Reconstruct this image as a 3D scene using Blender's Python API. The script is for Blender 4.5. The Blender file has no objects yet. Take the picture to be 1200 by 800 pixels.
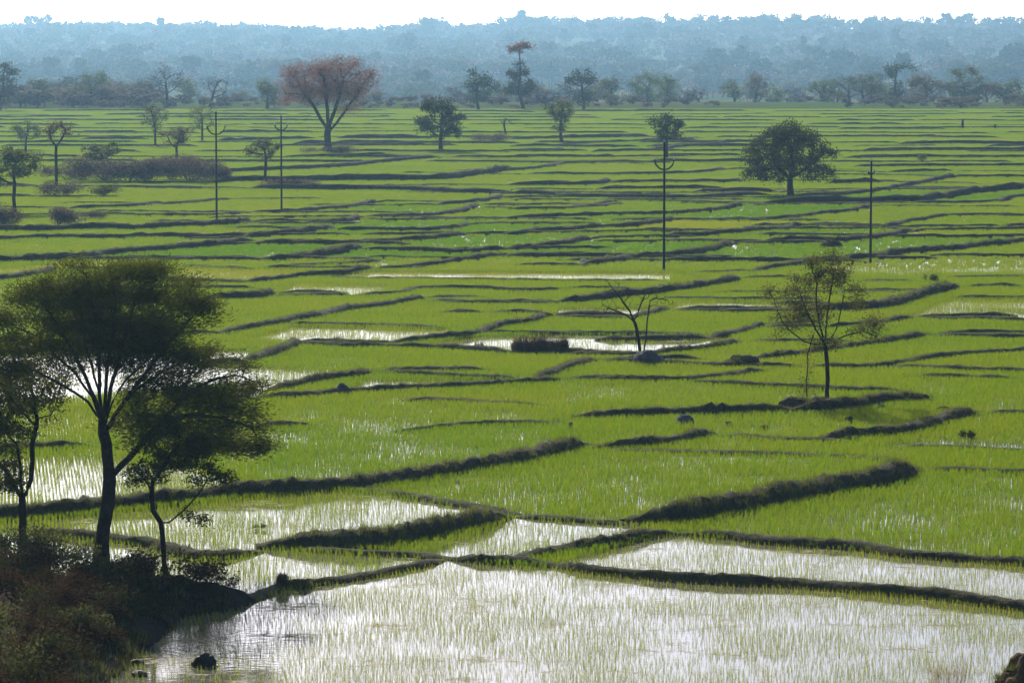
import bpy, math, random
import numpy as np
from mathutils import Vector

rng = np.random.default_rng(7)
random.seed(7)
scene = bpy.context.scene
COL = scene.collection

# ------------------------------------------------------------------ camera
H = 16.4                      # eye height over the paddies, metres
F = 4000.0                    # focal length in pixels of a 1200 px wide frame (120 mm)
TH = math.atan(360.0 / F)     # true horizon lies 360 px above the centre
cam_d = bpy.data.cameras.new("camera")
cam_d.lens = 120.0
cam_d.sensor_width = 36.0
cam_d.clip_start = 0.5
cam_d.clip_end = 20000.0
cam = bpy.data.objects.new("camera", cam_d)
cam.location = (0, 0, H)
cam.rotation_euler = (math.pi / 2 - TH, 0, 0)
COL.objects.link(cam)
scene.camera = cam

# ------------------------------------------------------------------ sky, sun, exposure
SUN_EL, SUN_AZ = math.radians(29), math.radians(-15)     # ahead of the camera, a little to the left
world = bpy.data.worlds.new("World")
scene.world = world
world.use_nodes = True
wn, wl = world.node_tree.nodes, world.node_tree.links
wn.clear()
sky = wn.new("ShaderNodeTexSky")
sky.sky_type = 'NISHITA'
sky.sun_disc = False
sky.sun_elevation = SUN_EL
sky.sun_rotation = SUN_AZ
sky.altitude = 200
sky.air_density = 0.45
sky.dust_density = 2.0
sky.ozone_density = 2.2
bg = wn.new("ShaderNodeBackground")
bg.inputs["Strength"].default_value = 0.135
wo = wn.new("ShaderNodeOutputWorld")
wl.new(sky.outputs[0], bg.inputs["Color"])
wl.new(bg.outputs[0], wo.inputs["Surface"])

sun_d = bpy.data.lights.new("sun", 'SUN')
sun_d.energy = 4.6
sun_d.angle = math.radians(0.5)
sun_d.color = (1.0, 0.93, 0.82)
sun = bpy.data.objects.new("sun", sun_d)
sv = Vector((math.sin(SUN_AZ) * math.cos(SUN_EL), math.cos(SUN_AZ) * math.cos(SUN_EL), math.sin(SUN_EL)))
sun.rotation_euler = sv.to_track_quat('Z', 'Y').to_euler()
sun.location = sv * 200
COL.objects.link(sun)

vs = scene.view_settings
vs.view_transform = 'Standard'
vs.look = 'None'
vs.exposure = 0.34
vs.gamma = 1.0
scene.cycles.use_denoising = True
scene.cycles.max_bounces = 8
scene.cycles.volume_bounces = 0
scene.cycles.transparent_max_bounces = 8

# ------------------------------------------------------------------ photo geometry -> place
def ray(u, v):
    x, y = (u - 600.0) / F, (400.0 - v) / F
    return np.array([x, math.cos(TH) + y * math.sin(TH), -math.sin(TH) + y * math.cos(TH)])

def G(u, v, z=0.0):                      # point of the level ground seen there
    d = ray(u, v)
    t = (H - z) / -d[2]
    return np.array([d[0] * t, d[1] * t, z])

def P(u, v, D):                          # point seen there at distance D
    d = ray(u, v)
    t = D / d[1]
    return np.array([d[0] * t, D, H + d[2] * t])

def project(X, Y, Z=0.0):
    zc = Y * math.cos(TH) - (Z - H) * math.sin(TH)
    yc = Y * math.sin(TH) + (Z - H) * math.cos(TH)
    return 600 + F * X / zc, 400 - F * yc / zc

# ------------------------------------------------------------------ numpy noise
_perm = rng.random((256, 256))
def vnoise(x, y):
    x = np.asarray(x, float); y = np.asarray(y, float)
    xi = np.floor(x).astype(int); yi = np.floor(y).astype(int)
    fx = x - xi; fy = y - yi
    fx = fx * fx * (3 - 2 * fx); fy = fy * fy * (3 - 2 * fy)
    a = _perm[xi & 255, yi & 255]; b = _perm[(xi + 1) & 255, yi & 255]
    c = _perm[xi & 255, (yi + 1) & 255]; d = _perm[(xi + 1) & 255, (yi + 1) & 255]
    return (a * (1 - fx) + b * fx) * (1 - fy) + (c * (1 - fx) + d * fx) * fy
def fbm(x, y, o=3):
    s = 0; a = .5; t = 0
    for k in range(o):
        s = s + a * vnoise(x * 2 ** k + 17 * k, y * 2 ** k + 31 * k); t += a; a *= .5
    return s / t

def in_poly(u, v, poly):
    inside = np.zeros(u.shape, bool)
    n = len(poly)
    for i in range(n):
        x1, y1 = poly[i]; x2, y2 = poly[(i + 1) % n]
        if y1 == y2: continue
        c = ((y1 > v) != (y2 > v)) & (u < (x2 - x1) * (v - y1) / (y2 - y1) + x1)
        inside ^= c
    return inside

# ------------------------------------------------------------------ object helpers
def mesh_np(name, V, F3=None, F4=None, attrs=None, smooth=False):
    me = bpy.data.meshes.new(name)
    V = np.asarray(V, np.float32)
    me.vertices.add(len(V))
    me.vertices.foreach_set("co", V.ravel())
    parts = []; starts = []; tot = 0
    for Fk, k in ((F3, 3), (F4, 4)):
        if Fk is not None and len(Fk):
            Fk = np.asarray(Fk, np.int32)
            parts.append(Fk.ravel())
            starts.append(tot + np.arange(len(Fk)) * k); tot += Fk.size
    if parts:
        li = np.concatenate(parts); st = np.concatenate(starts).astype(np.int32)
        me.loops.add(len(li)); me.loops.foreach_set("vertex_index", li)
        me.polygons.add(len(st)); me.polygons.foreach_set("loop_start", st)
        if smooth: me.polygons.foreach_set("use_smooth", np.ones(len(st), bool))
    for k, a in (attrs or {}).items():
        at = me.attributes.new(k, 'FLOAT', 'POINT'); at.data.foreach_set("value", np.asarray(a, np.float32))
    me.update(calc_edges=True)
    return me

def link(name, me, mat=None, parent=None, kind=None):
    o = bpy.data.objects.new(name, me)
    COL.objects.link(o)
    if mat is not None and not me.materials: me.materials.append(mat)
    if parent is not None: o.parent = parent
    if kind: o["kind"] = kind
    return o

def tag(o, label, cat, group=None):
    o["label"] = label; o["category"] = cat
    if group: o["group"] = group
    return o

def empty(name, loc, label, cat, group=None):
    o = bpy.data.objects.new(name, None)
    o.empty_display_size = 0.3
    o.location = loc
    COL.objects.link(o)
    return tag(o, label, cat, group)

# ------------------------------------------------------------------ materials
def new_mat(name):
    m = bpy.data.materials.new(name); m.use_nodes = True
    n, l = m.node_tree.nodes, m.node_tree.links
    n.clear()
    out = n.new("ShaderNodeOutputMaterial")
    return m, n, l, out

def ramp(n, stops):
    r = n.new("ShaderNodeValToRGB")
    e = r.color_ramp.elements
    while len(e) < len(stops): e.new(0.5)
    for k, (p, c) in enumerate(stops):
        e[k].position = p; e[k].color = (*c, 1)
    return r

def noise(n, l, scale, detail=4, vec=None, rough=.55):
    t = n.new("ShaderNodeTexNoise"); t.inputs["Scale"].default_value = scale
    t.inputs["Detail"].default_value = detail; t.inputs["Roughness"].default_value = rough
    if vec is not None: l.new(vec, t.inputs["Vector"])
    return t

def geo_pos(n): return n.new("ShaderNodeNewGeometry").outputs["Position"]

def leaf_mat(name, dark, light, trans, tr=.45, gloss=.0, instancer=False, rough=.4, trans2=None):
    """leaves: diffuse + translucent, colour varied per clump by the attribute tint"""
    m, n, l, out = new_mat(name)
    at = n.new("ShaderNodeAttribute"); at.attribute_name = "tint"
    if instancer: at.attribute_type = 'INSTANCER'
    r = ramp(n, [(0, dark), (1, light)]); l.new(at.outputs["Fac"], r.inputs[0])
    d = n.new("ShaderNodeBsdfDiffuse"); l.new(r.outputs[0], d.inputs[0])
    t = n.new("ShaderNodeBsdfTranslucent")
    r2 = ramp(n, [(0, trans2 or tuple(c * .75 for c in trans)), (1, trans)]); l.new(at.outputs["Fac"], r2.inputs[0])
    l.new(r2.outputs[0], t.inputs[0])
    ms = n.new("ShaderNodeMixShader"); ms.inputs[0].default_value = tr
    l.new(d.outputs[0], ms.inputs[1]); l.new(t.outputs[0], ms.inputs[2])
    last = ms
    if gloss > 0:
        g = n.new("ShaderNodeBsdfGlossy"); g.inputs["Roughness"].default_value = rough
        m2 = n.new("ShaderNodeMixShader"); m2.inputs[0].default_value = gloss
        l.new(last.outputs[0], m2.inputs[1]); l.new(g.outputs[0], m2.inputs[2]); last = m2
    l.new(last.outputs[0], out.inputs["Surface"])
    return m

def earth_mat(name, c1, c2, c3, scale=1.2, bump=.6, rough=1.0):
    m, n, l, out = new_mat(name)
    pos = geo_pos(n)
    a = noise(n, l, scale, 5, pos); b = noise(n, l, scale * 9, 5, pos)
    r = ramp(n, [(.32, c1), (.52, c2), (.72, c3)]); l.new(a.outputs["Fac"], r.inputs[0])
    mx = n.new("ShaderNodeMix"); mx.data_type = 'RGBA'; mx.blend_type = 'MULTIPLY'; mx.inputs[0].default_value = .8
    r2 = ramp(n, [(.3, (.55, .55, .55)), (.7, (1.25, 1.25, 1.25))]); l.new(b.outputs["Fac"], r2.inputs[0])
    l.new(r.outputs[0], mx.inputs[6]); l.new(r2.outputs[0], mx.inputs[7])
    p = n.new("ShaderNodeBsdfPrincipled"); p.inputs["Roughness"].default_value = rough
    p.inputs["Specular IOR Level"].default_value = .15
    l.new(mx.outputs[2], p.inputs["Base Color"])
    bp = n.new("ShaderNodeBump"); bp.inputs["Strength"].default_value = bump; bp.inputs["Distance"].default_value = .08
    l.new(b.outputs["Fac"], bp.inputs["Height"]); l.new(bp.outputs[0], p.inputs["Normal"])
    l.new(p.outputs[0], out.inputs["Surface"])
    return m

M_BANK = earth_mat("bank_earth", (.036, .033, .019), (.066, .058, .032), (.048, .066, .022), 1.1)
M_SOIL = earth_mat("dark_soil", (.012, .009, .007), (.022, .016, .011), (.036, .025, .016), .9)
M_HEAP = earth_mat("heap_earth", (.05, .038, .03), (.08, .06, .045), (.06, .06, .03), 1.6)
M_CLUMP = earth_mat("clump_earth", (.09, .055, .028), (.15, .095, .045), (.12, .10, .04), 1.4)
M_RED = earth_mat("red_earth", (.18, .07, .03), (.24, .10, .045), (.2, .1, .05), 1.6)
M_ROCK = earth_mat("grey_rock", (.07, .068, .068), (.11, .105, .10), (.15, .145, .14), 1.4, .8, .9)
M_PALE = earth_mat("pale_rock", (.5, .42, .36), (.62, .55, .5), (.68, .62, .56), 2.0, .4, .9)
M_WETROCK = earth_mat("wet_rock", (.02, .022, .02), (.035, .037, .032), (.03, .045, .02), 2.0, .7, .6)
M_BARK = earth_mat("bark", (.016, .013, .010), (.03, .024, .018), (.05, .04, .03), 3.0, .8)
M_BARK_PALE = earth_mat("pale_bark", (.09, .075, .06), (.14, .115, .095), (.18, .155, .13), 3.0, .6)
M_POLE = earth_mat("pole_steel", (.02, .022, .024), (.03, .032, .035), (.04, .04, .042), 4, .2, .6)
M_CERAMIC = earth_mat("white_ceramic", (.32, .32, .33), (.4, .4, .4), (.45, .45, .45), 4, .05, .25)
M_WIRE = earth_mat("wire_metal", (.06, .06, .06), (.08, .08, .08), (.09, .09, .09), 4, .0, .8)

def ground_mat():
    m, n, l, out = new_mat("dry_ground")
    pos = geo_pos(n)
    mp = n.new("ShaderNodeMapping"); mp.inputs["Scale"].default_value = (.006, .02, .02); l.new(pos, mp.inputs[0])
    a = noise(n, l, 1.0, 4, mp.outputs[0]); b = noise(n, l, .12, 5, pos)
    r = ramp(n, [(.35, (.13, .11, .07)), (.5, (.10, .11, .045)), (.62, (.07, .12, .03))]); l.new(a.outputs["Fac"], r.inputs[0])
    mx = n.new("ShaderNodeMix"); mx.data_type = 'RGBA'; mx.blend_type = 'MULTIPLY'; mx.inputs[0].default_value = .6
    r2 = ramp(n, [(.3, (.6, .6, .6)), (.7, (1.2, 1.2, 1.2))]); l.new(b.outputs["Fac"], r2.inputs[0])
    l.new(r.outputs[0], mx.inputs[6]); l.new(r2.outputs[0], mx.inputs[7])
    d = n.new("ShaderNodeBsdfDiffuse"); l.new(mx.outputs[2], d.inputs[0]); l.new(d.outputs[0], out.inputs["Surface"])
    return m
M_GROUND = ground_mat()

def water_mat():
    """muddy standing water: mirror-like, with mud banks and floating straw breaking the surface"""
    m, n, l, out = new_mat("paddy_water")
    pos = geo_pos(n)
    mp = n.new("ShaderNodeMapping"); mp.inputs["Scale"].default_value = (.55, .8, 1); l.new(pos, mp.inputs[0])
    a = noise(n, l, .7, 5, mp.outputs[0], .6)          # mud shoals
    f = noise(n, l, 5.5, 6, mp.outputs[0], .7)          # flecks
    add = n.new("ShaderNodeMath"); add.operation = 'MULTIPLY_ADD'
    l.new(f.outputs["Fac"], add.inputs[0]); add.inputs[1].default_value = .85; l.new(a.outputs["Fac"], add.inputs[2])
    hf_ = n.new('ShaderNodeMath'); hf_.operation = 'MULTIPLY'; hf_.inputs[1].default_value = .5; l.new(add.outputs[0], hf_.inputs[0]); add = hf_
    fac = ramp(n, [(.505, (0, 0, 0)), (.56, (1, 1, 1))]); l.new(add.outputs[0], fac.inputs[0])
    w = n.new("ShaderNodeBsdfPrincipled")
    w.inputs["Base Color"].default_value = (.13, .125, .10, 1)
    w.inputs["Roughness"].default_value = .04; w.inputs["IOR"].default_value = 1.45
    rip = noise(n, l, 3.0, 2, pos); bp = n.new("ShaderNodeBump"); bp.inputs["Strength"].default_value = .16; bp.inputs["Distance"].default_value = .02
    # stronger ripples added in the open pool, imitating the bluish tree shade there
    c0 = G(285, 752)
    ds = n.new("ShaderNodeVectorMath"); ds.operation = 'DISTANCE'; ds.inputs[1].default_value = tuple(c0)
    wob = n.new("ShaderNodeMixRGB"); wob.blend_type = 'ADD'; wob.inputs[0].default_value = 2.2
    l.new(pos, wob.inputs[1]); l.new(a.outputs["Color"], wob.inputs[2]); l.new(wob.outputs[0], ds.inputs[0])
    mr = n.new("ShaderNodeMapRange"); mr.inputs["From Min"].default_value = 2.2; mr.inputs["From Max"].default_value = 4.2
    mr.inputs["To Min"].default_value = .85; mr.inputs["To Max"].default_value = .14
    l.new(ds.outputs["Value"], mr.inputs["Value"]); l.new(mr.outputs[0], bp.inputs["Strength"])
    mp2 = n.new("ShaderNodeMapping"); mp2.inputs["Scale"].default_value = (.6, 1.6, 1); l.new(pos, mp2.inputs[0]); l.new(mp2.outputs[0], rip.inputs["Vector"])
    l.new(rip.outputs["Fac"], bp.inputs["Height"]); l.new(bp.outputs[0], w.inputs["Normal"])
    d = n.new("ShaderNodeBsdfPrincipled"); d.inputs["Specular IOR Level"].default_value = .2; d.inputs["Roughness"].default_value = .7; d.inputs["IOR"].default_value = 1.33
    cr = ramp(n, [(.35, (.12, .10, .065)), (.6, (.22, .18, .11))]); l.new(f.outputs["Fac"], cr.inputs[0]); l.new(cr.outputs[0], d.inputs["Base Color"])
    ms = n.new("ShaderNodeMixShader"); l.new(fac.outputs[0], ms.inputs[0])
    l.new(w.outputs[0], ms.inputs[1]); l.new(d.outputs[0], ms.inputs[2]); l.new(ms.outputs[0], out.inputs["Surface"])
    return m
M_WATER = water_mat()

M_RICE = leaf_mat("rice_leaf", (.022, .062, .003), (.10, .105, .008), (.32, .345, .014), .62, .018, True, .3, (.125, .265, .002))
M_BANKGRASS = leaf_mat("bank_grass", (.03, .05, .012), (.12, .11, .045), (.19, .21, .045), .42, 0, True)
M_ACACIA = leaf_mat("acacia_leaf", (.013, .02, .006), (.045, .054, .014), (.135, .155, .02), .38)
M_OLIVE = leaf_mat("olive_leaf", (.04, .05, .018), (.09, .095, .035), (.14, .15, .04), .4)
M_AIRY = leaf_mat("airy_leaf", (.045, .05, .018), (.10, .095, .035), (.17, .17, .04), .38)
M_GREEN = leaf_mat("green_leaf", (.03, .05, .015), (.07, .095, .028), (.16, .20, .045), .4)
M_DKGREEN = leaf_mat("dark_leaf", (.016, .026, .010), (.055, .062, .022), (.08, .09, .025), .3)
M_RUST = leaf_mat("rust_leaf", (.17, .10, .085), (.27, .135, .095), (.32, .15, .09), .38)
M_BROWNLEAF = leaf_mat("brown_leaf", (.07, .055, .03), (.13, .10, .05), (.18, .14, .06), .4)
M_TWIG = leaf_mat("grey_twig", (.085, .07, .065), (.13, .105, .095), (.10, .08, .07), .2)
M_DRY = leaf_mat("dry_shrub", (.022, .015, .009), (.06, .038, .02), (.09, .055, .025), .3)
M_SCRUB = leaf_mat("violet_scrub", (.085, .064, .056), (.18, .13, .105), (.18, .13, .09), .32)
M_REED = leaf_mat("reed_blade", (.045, .03, .02), (.10, .065, .035), (.12, .07, .03), .3)
M_STRAW = leaf_mat("straw_blade", (.30, .25, .15), (.42, .35, .22), (.36, .3, .17), .4)

def wood_mat():
    m, n, l, out = new_mat("wood_leaf")
    at = n.new("ShaderNodeAttribute"); at.attribute_name = "hue"
    t2 = n.new("ShaderNodeAttribute"); t2.attribute_name = "tint"
    r = ramp(n, [(0, (.03, .045, .018)), (.3, (.045, .06, .022)), (.5, (.085, .09, .04)), (.7, (.12, .095, .055)), (.85, (.12, .098, .09)), (1, (.15, .12, .11))])
    l.new(at.outputs["Fac"], r.inputs[0])
    mx = n.new("ShaderNodeMix"); mx.data_type = 'RGBA'; mx.blend_type = 'MULTIPLY'; mx.inputs[0].default_value = 1
    r2 = ramp(n, [(0, (.5, .5, .5)), (1, (1.5, 1.5, 1.5))]); l.new(t2.outputs["Fac"], r2.inputs[0])
    l.new(r.outputs[0], mx.inputs[6]); l.new(r2.outputs[0], mx.inputs[7])
    d = n.new("ShaderNodeBsdfDiffuse"); l.new(mx.outputs[2], d.inputs[0])
    t = n.new("ShaderNodeBsdfTranslucent"); l.new(mx.outputs[2], t.inputs[0])
    ms = n.new("ShaderNodeMixShader"); ms.inputs[0].default_value = .35
    l.new(d.outputs[0], ms.inputs[1]); l.new(t.outputs[0], ms.inputs[2]); l.new(ms.outputs[0], out.inputs["Surface"])
    return m
M_WOOD = wood_mat()

# ------------------------------------------------------------------ terrain
def hill_z(X, Y):
    X = np.asarray(X, float); Y = np.asarray(Y, float)
    t = np.clip((Y - 2300) / 2000, 0, 1); t = t * t * (3 - 2 * t)
    z = t * (35 + 14.0 * (fbm(X / 300 + 40, Y / 700, 3) - .5) + np.where(X < 0, -1.5, 1.5))
    q = np.clip((Y - 800) / 420, 0, 1); q = q * q * (3 - 2 * q)
    uu = 600 + F * X / np.maximum(Y, 1)
    z = z + t * np.interp(uu, [0, 60, 130, 300, 440, 505, 555, 610, 800, 1200], [0, 4, 0, -2, -7, 4, -4, 3, 2, 2])
    z = z - 20.0 * q
    base = np.where(Y < 748, -0.35, 0.06 + .4 * fbm(X / 50, Y / 60, 2) * np.clip((Y - 748) / 80, 0, 1))
    return base + z

def build_ground():
    ys = np.concatenate([np.linspace(-60, 700, 20), np.linspace(740, 760, 6), np.linspace(780, 1400, 50), np.linspace(1430, 4500, 90), np.linspace(4550, 4950, 4)])
    xs = np.concatenate([np.linspace(-1800, -640, 12), np.linspace(-600, 600, 90), np.linspace(640, 1800, 12)])
    XX, YY = np.meshgrid(xs, ys)
    ZZ = hill_z(XX, YY)
    V = np.stack([XX.ravel(), YY.ravel(), ZZ.ravel()], 1)
    ny, nx = XX.shape
    i = (np.arange(ny - 1)[:, None] * nx + np.arange(nx - 1)[None, :]).ravel()
    Fq = np.stack([i, i + 1, i + nx + 1, i + nx], 1)
    link("ground", mesh_np("ground", V, F4=Fq, smooth=True), M_GROUND, kind="structure")
build_ground()

def build_water():
    V = [(-60, 50, 0), (60, 50, 0), (180, 749, 0), (-180, 749, 0)]
    link("paddy_water", mesh_np("paddy_water", V, F4=[(0, 1, 2, 3)]), M_WATER, kind="structure")
build_water()

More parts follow.
